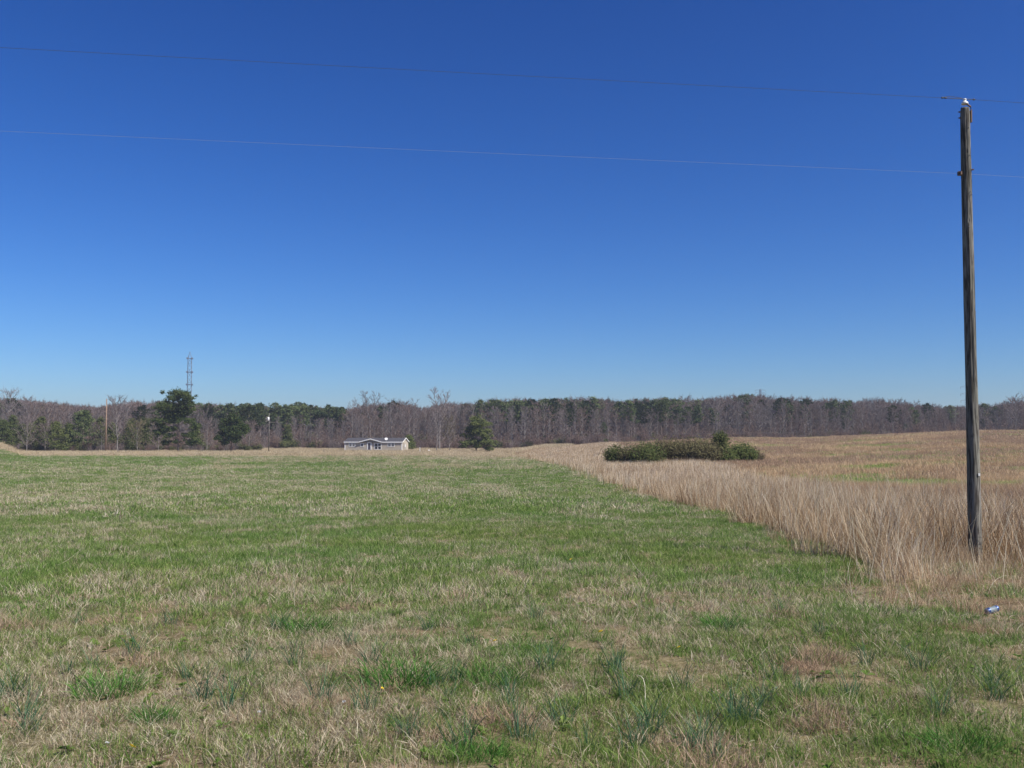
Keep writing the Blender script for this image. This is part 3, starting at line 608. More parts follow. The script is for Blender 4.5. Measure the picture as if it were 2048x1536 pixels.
# ------------------------------------------------------------------ house
M['siding'] = solid('tan_siding', (.42, .37, .30), .7, 0, .05, 1)
M['white'] = solid('white_trim', (.78, .78, .78), .5, 0, .04)
M['shingle'] = solid('roof_shingles', (.055, .052, .06), .9, 0, .25, 3)
M['glass'] = solid('dark_glass', (.02, .02, .03), .15, 0, .1)
M['doorpaint'] = solid('dark_door', (.07, .06, .08), .5, 0, .1)
M['skirt'] = solid('skirting', (.35, .31, .26), .8, 0, .08)
HD = 300.0; kx = HD / F
hc = at(748, HZ, HD); hx0 = (690 - 1024) * kx; hz = Hs((748 - 1024) * kx, HD)
house = empty('house', ((690 - 1024) * kx, HD, hz), -R(7)); tag(house, 'long low tan mobile home with white trim in front of the wood', 'house')
def hu(px): return (px - 690) * kx / math.cos(R(7))
def hv(py): return (HZ - py) * kx - hz
EZ = hv(884.0); LEN = hu(806); DEP = 8.2; RZ = EZ + 1.15; F0 = hv(899)
bx = MB()
for k in range(int((EZ - .5) / .18)):                     # lapped siding courses, front and right
    z0 = .55 + k * .18; z1 = min(z0 + .18, EZ)
    bx.add([(0, 0, z1), (LEN, 0, z1), (LEN, -.018, z0), (0, -.018, z0)], [(0, 1, 2, 3)]); bx.add([(0, 0, z1), (LEN, 0, z1), (LEN, -.018, z1), (0, -.018, z1)], [(3, 2, 1, 0)])
bx.box(0, LEN, .0, DEP, .5, EZ)
bx.prism([(0, 0), (0, 0), (1, 0)], 0, 0) if False else None
gx0, gxm, gx1 = hu(719), hu(743), hu(766); PK = hv(878.6)
bx.prism([(gx0, EZ), (gx1, EZ), (gxm, PK)], 0, .12)
bx.add([(LEN, 0, EZ), (LEN, DEP, EZ), (LEN, DEP / 2, RZ), (LEN - .1, 0, EZ), (LEN - .1, DEP, EZ), (LEN - .1, DEP / 2, RZ)], [(0, 1, 2), (5, 4, 3), (0, 2, 5, 3), (1, 4, 5, 2)])
bx.add([(0, 0, EZ), (0, DEP, EZ), (0, DEP / 2, RZ), (.1, 0, EZ), (.1, DEP, EZ), (.1, DEP / 2, RZ)], [(2, 1, 0), (3, 4, 5), (3, 5, 2, 0), (2, 5, 4, 1)])
bx.build('wall', M['siding'], house)
sk = MB(); sk.box(.04, LEN - .04, .04, DEP - .04, -.4, .5); sk.build('skirting', M['skirt'], house)
rf = MB(); ov = .25
def slab(mb, a, b, c, d, th):                            # quad a b c d and the same th above
    lo = [Vector(v) for v in (a, b, c, d)]; up = [v + Vector((0, 0, th)) for v in lo]
    mb.add([tuple(v) for v in lo + up], [(3, 2, 1, 0), (4, 5, 6, 7), (0, 1, 5, 4), (1, 2, 6, 5), (2, 3, 7, 6), (3, 0, 4, 7)])
slab(rf, (-ov, -ov, EZ - .06), (LEN + ov, -ov, EZ - .06), (LEN + ov, DEP / 2, RZ + .02), (-ov, DEP / 2, RZ + .02), .1)
slab(rf, (LEN + ov, DEP + ov, EZ - .06), (-ov, DEP + ov, EZ - .06), (-ov, DEP / 2, RZ + .021), (LEN + ov, DEP / 2, RZ + .021), .1)
slab(rf, (gx0, -ov - .25, EZ - .03), (gxm, -ov - .25, PK + .06), (gxm, DEP / 2 - .5, PK + .06), (gx0, .9, EZ + .18), .11)
slab(rf, (gxm, -ov - .25, PK + .061), (gx1, -ov - .25, EZ - .03), (gx1, .9, EZ + .18), (gxm, DEP / 2 - .5, PK + .061), .11)
roof = rf.build('roof', M['shingle'], house)
fa = MB(); fz = EZ - .16; fh = .26
for (xa, za, xb, zb, yy) in ((-ov, fz, gx0, fz, -ov - .05), (gx1, fz, LEN + ov, fz, -ov - .05), (gx0, fz, gxm, PK - .02, -ov - .3), (gxm, PK - .02, gx1, fz, -ov - .3)):
    fa.add([(xa, yy, za), (xb, yy, zb), (xb, yy, zb + fh), (xa, yy, za + fh), (xa, yy + .045, za), (xb, yy + .045, zb), (xb, yy + .045, zb + fh), (xa, yy + .045, za + fh)],
           [(0, 1, 2, 3), (7, 6, 5, 4), (3, 2, 6, 7), (0, 4, 5, 1), (0, 3, 7, 4), (1, 5, 6, 2)])
for ya, yb, za, zb in ((-ov, DEP / 2, fz, RZ - .08), (DEP / 2, DEP + ov, RZ - .08, fz)):
    xx = LEN + ov + .005; fa.add([(xx, ya, za), (xx, yb, zb), (xx, yb, zb + fh), (xx, ya, za + fh), (xx + .04, ya, za), (xx + .04, yb, zb), (xx + .04, yb, zb + fh), (xx + .04, ya, za + fh)],
           [(3, 2, 1, 0), (4, 5, 6, 7), (3, 7, 6, 2), (0, 1, 5, 4), (0, 4, 7, 3), (1, 2, 6, 5)])
fa.build('fascia', M['white'], roof)
for xx in (0, LEN):
    c = MB(); c.box(xx - .03 if xx else -.03, xx + .03 if xx else .2, -.04, .0, .5, EZ - .01) if not xx else c.box(LEN - .2, LEN + .03, -.04, .0, .5, EZ - .01)
    c.build('corner_trim', M['white'], house)
def window(p0, p1, yt, yb, nx_, nz_):
    x0, x1, z1, z0 = hu(p0), hu(p1), hv(yt), hv(yb); fr_ = MB(); y0, y1 = -.075, -.02; bw = .13
    fr_.box(x0, x1, y0, y1, z0, z0 + bw); fr_.box(x0, x1, y0, y1, z1 - bw, z1)
    for k in range(nx_ + 1):
        xc = x0 + bw / 2 + (x1 - x0 - bw) * k / nx_; hw = bw / 2 if k in (0, nx_) else .10; fr_.box(xc - hw, xc + hw, y0 + .003, y1, z0 + bw, z1 - bw)
    for k in range(1, nz_):
        zc = z0 + (z1 - z0) * k / nz_
        for j in range(nx_):
            a_ = x0 + bw / 2 + (x1 - x0 - bw) * j / nx_ + .105; b_ = x0 + bw / 2 + (x1 - x0 - bw) * (j + 1) / nx_ - .105; fr_.box(a_, b_, y0 + .01, y1, zc - .045, zc + .045)
    w = fr_.build('window', M['white'], house); pw = (x1 - x0) / nx_
    for i in range(nx_):
        for j in range(nz_):
            p = MB(); p.box(x0 + bw + .02 + i * (x1 - x0 - bw) / nx_ - (.02 if i else 0), x0 + bw + (i + 1) * (x1 - x0 - bw) / nx_ - .16, -.045, -.025, z0 + (z1 - z0) * j / nz_ + .03, z0 + (z1 - z0) * (j + 1) / nz_ - .03); p.build('pane', M['glass'], w)
window(698.4, 711.6, 886.2, 893.4, 2, 2); window(722.2, 729.0, 886.4, 893.4, 1, 2); window(750.4, 764.4, 886, 899, 2, 2); window(777.2, 791, 886, 893.4, 2, 2)
dz0, dz1 = hv(899), hv(884.4); dr_ = MB(); x0, x1 = hu(737.3), hu(742.6)
dr_.box(x0, x1, -.05, -.02, dz0, dz1 - .25); door = dr_.build('door', M['doorpaint'], house)
f_ = MB(); f_.box(hu(735.6), x0, -.08, -.02, dz0, dz1 - .25); f_.box(x1, hu(744.4), -.08, -.02, dz0, dz1 - .25); f_.box(hu(735.6), hu(744.4), -.08, -.02, dz1 - .25, dz1); f_.build('door_frame', M['white'], door)
k_ = MB(); k_.box(x1 - .12, x1 - .05, -.1, -.05, dz0 + .95, dz0 + 1.02); k_.build('handle', M['white'], door)
sp = MB(); sp.box(hu(745.6), hu(746.6), -.16, -.02, hv(887), hv(885.2)); sp.build('wall_lamp', M['doorpaint'], house)
v_ = MB(); v_.box(LEN + .002, LEN + .06, 3.6, 4.5, hv(894.4), hv(889)); v_.build('side_window', M['white'], house)
st = MB()
for k in range(3): st.box(x0 - .4, x1 + .4, -1.3 + k * .4, -.1, -.2, .18 * (k + 1))
st.build('steps', M['skirt'], house)
# satellite dish on the roof
ds = MB(); rings = 5; seg = 18; vs = [(0, 0, 0)]
for i in range(1, rings + 1):
    r_ = .47 * i / rings
    for j in range(seg): a = 2 * math.pi * j / seg; vs.append((r_ * math.cos(a), -r_ * r_ * .5, r_ * math.sin(a) * .82))
fs = [(0, 1 + j, 1 + (j + 1) % seg) for j in range(seg)] + [(1 + (i - 1) * seg + j, 1 + (i - 1) * seg + (j + 1) % seg, 1 + i * seg + (j + 1) % seg, 1 + i * seg + j) for i in range(1, rings) for j in range(seg)]
dish = empty('satellite_dish', (0, 0, 0)); dm = MB(); dm.add(vs, fs); do = dm.build('reflector', M['white'], dish, True); do.rotation_euler = (R(-18), 0, R(12)); do.location = (0, 0, .75)
sm = do.modifiers.new('solid', 'SOLIDIFY'); sm.thickness = .03
mt_ = MB(); mt_.tube([(0, .5, 0), (0, .3, .4), (0, .06, .72)], .035, 6); mt_.build('mount', M['white'], dish)
am = MB(); am.tube([(0, 0, .4), (0, -.5, .55)], .02, 5); am.box(-.05, .05, -.58, -.48, .5, .62); am.build('feed_arm', M['doorpaint'], dish)
dish.location = house.matrix_basis @ Vector((hu(773.5), .3, EZ + .18)); dish.rotation_euler = (0, 0, 0)
tag(dish, 'white satellite dish on the front edge of the house roof', 'satellite dish')
# small things right of the house
tk = empty('gas_tank', (0, 0, 0)); p_ = at(858, HZ, 292); z_ = Hs(p_.x, 292); tk.location = (p_.x, 292, z_ + .05); tk.rotation_euler = (0, 0, R(80)); tk.scale = (.6, .6, .6)
b_ = MB(); b_.tube([(-.95, 0, .75), (-.9, 0, .75), (-.75, 0, .75), (.75, 0, .75), (.9, 0, .75), (.95, 0, .75)], [.05, .3, .42, .42, .3, .05], 16); b_.build('tank', M['white'], tk, True)
for q in (-.5, .5): l_ = MB(); l_.box(q - .06, q + .06, -.3, .3, -.1, .4); l_.build('leg', M['skirt'], tk)
c_ = MB(); c_.tube([(0, 0, 1.12), (0, 0, 1.32)], [.12, .11], 12); c_.build('dome', M['white'], tk); tag(tk, 'white gas tank in the dry grass right of the house', 'gas tank')
p_ = at(840, HZ, 290); q_ = MB(); q_.tube([(0, 0, -.3), (0, 0, 1.5), (0, 0, 1.56)], [.07, .065, .03], 8); o = q_.build('marker_post', M['white']); o.location = (p_.x, 290, Hs(p_.x, 290)); tag(o, 'short white post between the house and the gas tank', 'post')

# ------------------------------------------------------------------ poles, wires
def mat_pole():
    m, n, o = newmat('weathered_pole_wood'); b = N(n, 'ShaderNodeBsdfPrincipled'); b.inputs['Roughness'].default_value = .85
    tc = n.nodes.new('ShaderNodeTexCoord'); f = wnoise(n, 9, 6, tc.outputs['Object'], (1, 1, .04), .7); f2 = wnoise(n, 40, 4, tc.outputs['Object'], (1, 1, .06), .6); f3 = wnoise(n, 1.2, 3, tc.outputs['Object'])
    c = ramp(n, f, [(.3, (.06, .055, .048)), (.5, (.16, .15, .132)), (.7, (.27, .255, .225))])
    c = mixc(n, ramp(n, f2, [(.44, (1, 1, 1)), (.54, (0, 0, 0))]), c, mixc(n, 1.0, c, (.28, .25, .23), 'MULTIPLY'))
    c = mixc(n, ramp(n, f3, [(.4, (0, 0, 0)), (.7, (.6, .6, .6))]), c, mixc(n, 1.0, c, (.8, .9, .72), 'MULTIPLY'))
    bp = N(n, 'ShaderNodeBump'); bp.inputs['Strength'].default_value = .5; bp.inputs['Distance'].default_value = .01; n.links.new(f2, bp.inputs['Height']); n.links.new(bp.outputs[0], b.inputs['Normal'])
    n.links.new(c, b.inputs['Base Color']); n.links.new(b.outputs[0], o.inputs[0]); return m
M['pole'] = mat_pole()
M['steel'] = solid('galvanised_steel', (.22, .22, .24), .5, .6, .15); M['darksteel'] = solid('tarnished_steel', (.08, .085, .10), .8, 0, .15); M['rust'] = solid('rusty_steel', (.16, .10, .07), .7, .3, .2, 20)
M['porcelain'] = solid('white_porcelain', (.7, .7, .68), .3, 0, .02); M['darkwire'] = solid('dark_wire', (.05, .06, .09), .8, 0, .1); M['wire'] = solid('aluminium_wire', (.24, .27, .36), .6, .2, .1)
PD = 17.5; pb = at(1951, 1120, PD); PX = pb.x; pz = Hs(PX, PD); ptop = at(1930, 216, PD)
PHT = ptop.z - pz
pole = empty('utility_pole', (PX, PD, pz)); tag(pole, 'tall weathered wooden utility pole standing in the tall dry grass', 'utility pole')
vs = []; fs = []; K = 56; Lr = 260; rr_ = np.random.default_rng(4)
angs = np.arange(K) / K * 2 * math.pi; zz = np.linspace(-.4, PHT, Lr); A, ZZ = np.meshgrid(angs, zz)
tw_ = A + ZZ * .03; base_r = .113 - .032 * np.clip(ZZ / PHT, 0, 1)
crack = np.zeros_like(A)
for i in range(60):
    ca = rr_.uniform(0, 6.28); cz = rr_.uniform(0, PHT) * (.65 if i % 2 else 1); cl = rr_.uniform(.25, 1.5); dd = np.angle(np.exp(1j * (tw_ - ca + .05 * np.sin(ZZ * 2 + i))))
    crack += np.exp(-(dd / .06) ** 2) * np.clip(1 - ((ZZ - cz) / cl) ** 2, 0, 1) * rr_.uniform(.004, .012)
rad = base_r + (fbm(np.cos(tw_) * 3 + 7, ZZ * .6, 12) - .5) * .016 + (noise2(tw_ * 6, ZZ * .7, 14) - .5) * .005 - np.minimum(crack, .014)
for i in range(9):                                      # knots and woodpecker scars
    ca = rr_.uniform(3.3, 6.0); cz = rr_.uniform(2, PHT - .2); q = ((np.angle(np.exp(1j * (A - ca)))) / .2) ** 2 + ((ZZ - cz) / .035) ** 2; rad += np.where(q < 1, -.012 * (1 - q), .0) + .004 * np.exp(-(q - 1.6) ** 2 * 3)
top_cut = ZZ > PHT - .12; rad = np.where(top_cut, rad * (1 - (ZZ - PHT + .12) * .9), rad)
lean = -.0
Xp = np.cos(A) * rad; Yp = np.sin(A) * rad
verts = np.stack([Xp, Yp, ZZ], -1).reshape(-1, 3).tolist(); fs = [(i * K + j, i * K + (j + 1) % K, (i + 1) * K + (j + 1) % K, (i + 1) * K + j) for i in range(Lr - 1) for j in range(K)]
verts.append((0, 0, PHT + .012)); fs += [((Lr - 1) * K + j, (Lr - 1) * K + (j + 1) % K, len(verts) - 1) for j in range(K)]
pm = MB(); pm.add(verts, fs); pm.build('pole_shaft', M['pole'], pole, True)
def zp(py): return (at(1935, py, PD)).z - pz
zt = zp(197)
br = MB(); br.tube([(.095, -.03, zp(245)), (.098, -.03, zp(222)), (.085, -.03, zp(214)), (.035, -.01, zp(209)), (.0, 0, zp(204))], [.016, .016, .016, .014, .014], 8); br.box(.082, .1, -.055, -.005, zp(246), zp(222)); br.build('pin_bracket', M['rust'], pole)
iz = zp(207.5)
def lathe(mb, prof, x, y, z, k=24):
    vs = [(x + r * math.cos(2 * math.pi * j / k), y + r * math.sin(2 * math.pi * j / k), z + h) for r, h in prof for j in range(k)]; n = len(prof)
    mb.add(vs, [(i * k + j, i * k + (j + 1) % k, (i + 1) * k + (j + 1) % k, (i + 1) * k + j) for i in range(n - 1) for j in range(k)])
ins = MB(); lathe(ins, [(.001, .0), (.022, -.005), (.03, .004), (.034, -.012), (.056, -.012), (.062, .0), (.056, .02), (.036, .04), (.026, .052), (.02, .062), (.03, .07), (.03, .082), (.018, .092), (.001, .094)], 0, 0, iz); insulator = ins.build('insulator', M['porcelain'], pole, True)
for py, sx in ((224, -1), (236, -1)):
    b_ = MB(); b_.tube([(-.05, 0, zp(py)), (-.125, 0, zp(py))], .008, 6); b_.tube([(-.09, 0, zp(py)), (-.1, 0, zp(py))], .016, 6); b_.build('bolt', M['rust'], pole)
nb = MB(); nz_ = zp(347); nb.box(-.15, -.085, -.03, .03, nz_ - .035, nz_ + .035); nb.tube([(-.115, -.035, nz_ + .03), (-.115, -.035, nz_ - .03)], .022, 10); nb.build('neutral_bracket', M['rust'], pole)
b_ = MB(); b_.tube([(.05, -.04, zp(341)), (.1, -.07, zp(341))], .014, 8); b_.build('bolt', M['rust'], pole)
for py, q in ((258, .02), (312, .03), (385, .03), (390, .045), (455, -.02)):
    b_ = MB(); r_ = .1; yq = -math.sqrt(.1 ** 2 - q ** 2); b_.tube([(q, yq + .03, zp(py)), (q, yq - .012, zp(py))], .007, 6); b_.build('nail', M['steel'], pole)
tg_ = MB(); tg_.box(.03, .062, -.118, -.108, zp(951), zp(946)); tg_.build('metal_tag', M['porcelain'], pole)
# conductors
def conductor(py_pole, py_left, px_off, label, sag, thick, wm):
    a = Vector((PX + px_off, PD, at(1935, py_pole, PD).z)); L0 = 46.0
    # find the depth at the left frame edge from the height the wire keeps along its span
    u0 = 16.0 / L0; zl = a.z - 4 * sag * u0 * (1 - u0); dl = zl / ray(0, py_left).z; xl = ray(0, py_left).x * dl
    dirv = Vector((xl - a.x, dl - a.y, 0)).normalized(); pts = []
    for i in range(70):
        s_ = -1 + 2 * 0 + i / 69 * L0
        if s_ < 0: continue
        u_ = s_ / L0; p = a + dirv * s_; p.z = a.z - 4 * sag * u_ * (1 - u_); pts.append(p)
    rt = []
    for i in range(1, 60):
        s_ = i / 59 * L0; u_ = s_ / L0; p = a - dirv * s_; p.z = a.z - 4 * sag * u_ * (1 - u_) - .004 * s_; rt.append(p)
    m_ = MB(); m_.tube(list(reversed(rt)) + [a] + pts[1:], thick, 5); o = m_.build('power_line', M[wm]); tag(o, label, 'power line'); return a, dirv
a1, dv = conductor(198, 95, -.01, 'upper wire carried on the white insulator at the pole top', .06, .0034, 'darkwire')
a2, dv2 = conductor(347, 262, -.115, 'lower wire attached to the left side of the weathered pole', .06, .0020, 'wire')
gr = MB(); pr = a1 - Vector((PX, PD, pz)); 
def armor(c, d_, L, o_, mb, r_):
    mb.tube([c + d_ * -L[0], c + d_ * L[1]], r_, 6)
am = MB(); armor(pr, dv, (.18, .42), 0, am, .0065)
for s_ in (-.19, .42, .36): am.tube([pr + dv * (s_ - .015), pr + dv * (s_ + .015)], .017, 8)
am.tube([pr + dv * .04 + Vector((0, 0, .012)), pr + dv * .25 + Vector((0, 0, .035)), pr + dv * .4 + Vector((0, 0, .012))], .005, 5); am.build('armor_rod', M['darksteel'], pole)
# the two far poles
M['brownpole'] = solid('brown_pole_wood', (.22, .145, .10), .8, 0, .2, 3)
def far_pole(px, d, top, r_, mat, label):
    loc, h = top_pos(px, d, top); o = empty('utility_pole', loc); m_ = MB(); m_.tube([(0, 0, -.5), (0, 0, h)], [r_, r_ * .7], 10); m_.build('pole_shaft', mat, o, True); tag(o, label, 'utility pole'); return o, h
o, h = far_pole(213, 285, 798, .2, M['brownpole'], 'reddish brown wooden pole in front of the left hand trees')
c_ = MB(); lathe(c_, [(.001, 0), (.05, 0), (.09, .06), (.05, .14), (.001, .15)], 0, 0, h, 10); c_.build('insulator', M['steel'], o)
o, h = far_pole(538.5, 288, 826, .15, M['pole'], 'grey pole with a white transformer at the edge of the wood')
def hp(py): return (HZ - py) / F * 288 - o.location.z
c_ = MB(); lathe(c_, [(.001, hp(842)), (.3, hp(842)), (.3, hp(835.5)), (.24, hp(834.6)), (.001, hp(834.4))], -.12, -.4, 0, 14); tr_ = c_.build('transformer', M['white'], o, True)
c_ = MB(); c_.tube([(-.2, -.4, hp(835)), (-.2, -.4, hp(831.8))], [.07, .04], 8); c_.build('bushing', M['skirt'], tr_)
c_ = MB(); c_.box(-.95, -.3, -.2, -.05, hp(838.5), hp(836)); c_.tube([(-.6, -.12, hp(840)), (-.6, -.12, hp(833))], .06, 6); c_.build('cutout_arm', M['skirt'], o)
c_ = MB(); c_.tube([(0, 0, hp(844.5)), (1.6, -.1, hp(844.5))], .05, 6); c_.build('service_arm', M['skirt'], o)
# wires from the transformer pole running right, past the lone evergreen
for zz_, py2, lab in ((hp(836), 838, 'upper faint wire running right from the transformer pole'), (hp(844.5), 861, 'lower faint wire running right from the transformer pole')):
    a = o.location + Vector((0, -.1, zz_)); b = at(1700, py2, 300); m_ = MB(); pts = [a.lerp(b, i / 40) - Vector((0, 0, 2.0 * 4 * (i / 40) * (1 - i / 40))) for i in range(41)]; m_.tube(pts, .016, 4); w_ = m_.build('power_line', M['steel']); tag(w_, lab, 'power line')

# ------------------------------------------------------------------ lattice towers
M['tower'] = solid('tower_steel', (.16, .19, .25), .6, .3, .1)
def lattice(px, d, top, half, pan, label, cap_py, plat, name='lattice_tower'):
    loc, h = top_pos(px, d, top); o = empty(name, loc, R(12)); m_ = d / F; z_cap = h - (cap_py - top) * m_
    L = MB(); B = MB(); n = int(z_cap / pan); c4 = [(-1, -1), (1, -1), (1, 1), (-1, 1)]
    wd = lambda z: half * (1.0 + .35 * (1 - z / z_cap))
    for sx, sy in c4: L.tube([(sx * wd(0), sy * wd(0), -.3), (sx * wd(z_cap), sy * wd(z_cap), z_cap), (0, 0, h)], [.09, .08, .06], 4)
    for k in range(n):
        z0, z1 = k * z_cap / n, (k + 1) * z_cap / n; a, b = wd(z0), wd(z1)
        for i in range(4):
            p, q = c4[i], c4[(i + 1) % 4]
            B.tube([(p[0] * a, p[1] * a, z0), (q[0] * b, q[1] * b, z1)] if k % 2 == 0 or True else None, .07, 4, 0, False)
            if k % 2 == 0: B.tube([(p[0] * b, p[1] * b, z1), (q[0] * b, q[1] * b, z1)], .045, 4, 0, False)
    L.build('legs', M['tower'], o); B.build('bracing', M['tower'], o)
    for py in plat:
        z = h - (py - top) * m_; w = wd(min(z, z_cap)) + .25; P_ = MB()
        for i in range(4):
            p, q = c4[i], c4[(i + 1) % 4]; P_.tube([(p[0] * w, p[1] * w, z), (q[0] * w, q[1] * w, z)], .12, 4)
            P_.box(p[0] * w - .3, p[0] * w + .3, p[1] * w - .3, p[1] * w + .3, z - .35, z + .35)
        P_.build('platform', M['tower'], o)
    return tag(o, label, 'tower')
lattice(378, 460, 703, .8, 2.2, 'slim grey lattice tower rising behind the tallest pine', 716.5, (716.5, 744, 769))
def pylon(px, d, top, half, arms, label):
    loc, h = top_pos(px, d, top); o = empty('transmission_pylon', loc, R(8)); m_ = d / F; L = MB(); c4 = [(-1, -1), (1, -1), (1, 1), (-1, 1)]; wd = lambda z: .5 + 2.6 * (1 - z / h) ** 1.6; n = 14
    for sx, sy in c4: L.tube([(sx * wd(h * i / 8), sy * wd(h * i / 8), h * i / 8 - (.4 if i == 0 else 0)) for i in range(9)], .09, 4)
    for k in range(n):
        z0, z1 = h * k / n, h * (k + 1) / n
        for i in range(4):
            p, q = c4[i], c4[(i + 1) % 4]; L.tube([(p[0] * wd(z0), p[1] * wd(z0), z0), (q[0] * wd(z1), q[1] * wd(z1), z1)], .05, 4, 0, False); L.tube([(q[0] * wd(z0), q[1] * wd(z0), z0), (p[0] * wd(z1), p[1] * wd(z1), z1)], .05, 4, 0, False)
    L.build('lattice_body', M['tower'], o)
    for py in arms:
        z = h - (py - top) * m_; A_ = MB(); A_.tube([(-half, 0, z), (half, 0, z)], .1, 4); A_.tube([(-half, 0, z), (0, .4, z + 1.1), (half, 0, z)], .07, 4); ar = A_.build('crossarm', M['tower'], o)
        for sx in (-1, 1): I_ = MB(); I_.tube([(sx * half, 0, z), (sx * half, 0, z - 1.2)], .1, 5); I_.build('insulator_string', M['steel'], ar)
    return tag(o, label, 'pylon')
pylon(1521, 760, 778.5, 4.0, (780.5, 786, 792), 'faint pylon top rising over the wood on the right')
pylon(1935.5, 600, 764, 4.3, (774, 788, 801), 'pylon hidden behind the weathered utility pole, arm tips showing')

# ------------------------------------------------------------------ foreground plants and litter
def tuft_mesh(n, rad, h0, h1, w, lean, seed, mat, droop=.22): return clump('tuft', n, rad, h0, h1, w, lean, droop, mat, (0, 1), seed, 4, .1)
TU = [tuft_mesh(34, .06, .14, .30, .0045, .22, 600 + i, M['lush']) for i in range(5)]
TW = [tuft_mesh(330, .22, .11, .27, .0065, .5, 610 + i, M['fresh'], .3) for i in range(3)]
def tuft(px, py, sc, me_, label, group=None, name='wild_onion_tuft', cat='plant'):
    p = ground_at(px, py); o = link(bpy.data.objects.new(name, me_)); o.location = p; o.rotation_euler = (0, 0, random.uniform(0, 6.28)); o.scale = (sc, sc, sc * .9); return tag(o, label, cat, group)
tuft(795, 1368, 1.25, TW[0], 'largest bright green grass tuft, left of centre near the bottom', name='grass_tuft')
tuft(215, 1385, 1.0, TW[1], 'wide bright green grass tuft left of the brown dead mat', name='grass_tuft')
tuft(620, 1262, 1.0, TW[2], 'green grass tuft up the field from the largest one', name='grass_tuft')
tuft(980, 1368, .9, TW[1], 'green grass tuft right of the largest one', name='grass_tuft')
tuft(310, 1440, .6, TW[2], 'small green tuft below the brown dead mat', name='grass_tuft')
tuft(1450, 1255, .9, TW[0], 'dark green grass tuft left of the blue can', name='grass_tuft')
tuft(1920, 1500, .8, TW[0], 'green grass tuft in the bottom right corner', name='grass_tuft')
tuft(960, 1515, .7, TW[2], 'low green tuft at the bottom centre', name='grass_tuft')
random.seed(90); on = [(190, 1335), (45, 1440), (20, 1395), (60, 1465), (130, 1350), (265, 1310), (375, 1355), (405, 1400), (460, 1420), (495, 1330), (590, 1330), (640, 1400), (725, 1420), (745, 1330), (825, 1480), (812, 1478), (870, 1380), (900, 1400), (910, 1365), (920, 1500), (1020, 1415), (1025, 1390), (1045, 1480), (1090, 1340), (1225, 1345), (1235, 1335), (1260, 1395), (1180, 1500), (1270, 1500), (1290, 1485), (1300, 1460), (1375, 1500), (1370, 1380), (1405, 1490), (1480, 1450), (1500, 1445), (1530, 1410), (1470, 1440), (1550, 1360), (1600, 1400), (1700, 1395), (1740, 1330), (1990, 1375), (1995, 1400), (1640, 1270), (1560, 1230), (1455, 1265), (1075, 1240), (940, 1290), (860, 1260), (700, 1290), (560, 1260), (340, 1250), (160, 1250), (1840, 1340), (1880, 1430), (1420, 1530), (1120, 1450)]
for i, (px, py) in enumerate(on):
    tuft(px + random.uniform(-4, 4), py, random.uniform(.8, 1.3), TU[i % 5], 'bluish green wild onion tuft standing up from the near turf', 'wild onion tufts')
def rosette(seed):
    random.seed(seed); m_ = MB()
    for k in range(random.randint(6, 11)):
        a = random.uniform(0, 6.28); l_ = random.uniform(.03, .075); w_ = l_ * .3; z_ = random.uniform(.006, .03)
        c_, s_ = math.cos(a), math.sin(a); m_.add([(0, 0, .003), (c_ * l_ * .5 - s_ * w_, s_ * l_ * .5 + c_ * w_, z_), (c_ * l_, s_ * l_, z_ * .8), (c_ * l_ * .5 + s_ * w_, s_ * l_ * .5 - c_ * w_, z_)], [(0, 1, 2, 3)], 0, random.uniform(0, .5))
    return m_.mesh('rosette', [M['green']])
x, y = sample(1500, 4.3, 13); k = fbm(x / .7, y / .7, 201) > .5; x, y = x[k], y[k]
scatter('low_weeds', 'small flat leafy weeds between the grass blades', x, y, RNG.uniform(.35, .85, len(x)), RNG.integers(0, 4, len(x)), [rosette(700 + i) for i in range(4)], zoff=.02, tilt=.25)
TH = [clump('th', 70, .13, .05, .16, .004, 1.35, .1, M['mauve'], (0, 1), 720 + s, 2, .6) for s in range(3)]
x, y = sample(5200, 4.3, 12); k = fbm(x / .55, y / .4, 205) > .71; x, y = x[k], y[k]
scatter('brown_thatch', 'reddish brown flattened thatch lying in small mats', x, y, RNG.uniform(.7, 1.3, len(x)), RNG.integers(0, 3, len(x)), TH, zoff=.02)
# dandelions
M['yellow'] = solid('dandelion_yellow', (.85, .62, .03), .7, 0, .1, 60)
dh = MB(); 
for k in range(26):
    a = k * 2.4; r_ = .016 * math.sqrt(k / 26); dh.add([(r_ * math.cos(a) * .4, r_ * math.sin(a) * .4, .0), ((r_ + .006) * math.cos(a - .25), (r_ + .006) * math.sin(a - .25), .012 - r_ * .3), ((r_ + .009) * math.cos(a), (r_ + .009) * math.sin(a), .011 - r_ * .3), ((r_ + .006) * math.cos(a + .25), (r_ + .006) * math.sin(a + .25), .012 - r_ * .3)], [(0, 1, 2, 3)])
dhm = dh.mesh('flower_head', [M['yellow']]); ls = MB()
for k in range(9):
    a = k * .7; ls.add([(0, 0, 0), (.05 * math.cos(a - .2), .05 * math.sin(a - .2), .02), (.1 * math.cos(a), .1 * math.sin(a), .012), (.05 * math.cos(a + .2), .05 * math.sin(a + .2), .02)], [(0, 1, 2, 3)], 0, .3)
lsm = ls.mesh('leaves', [M['green']]); sm_ = MB(); sm_.tube([(0, 0, 0), (.004, 0, .08)], .0022, 5); smm = sm_.mesh('stem', [M['green']])
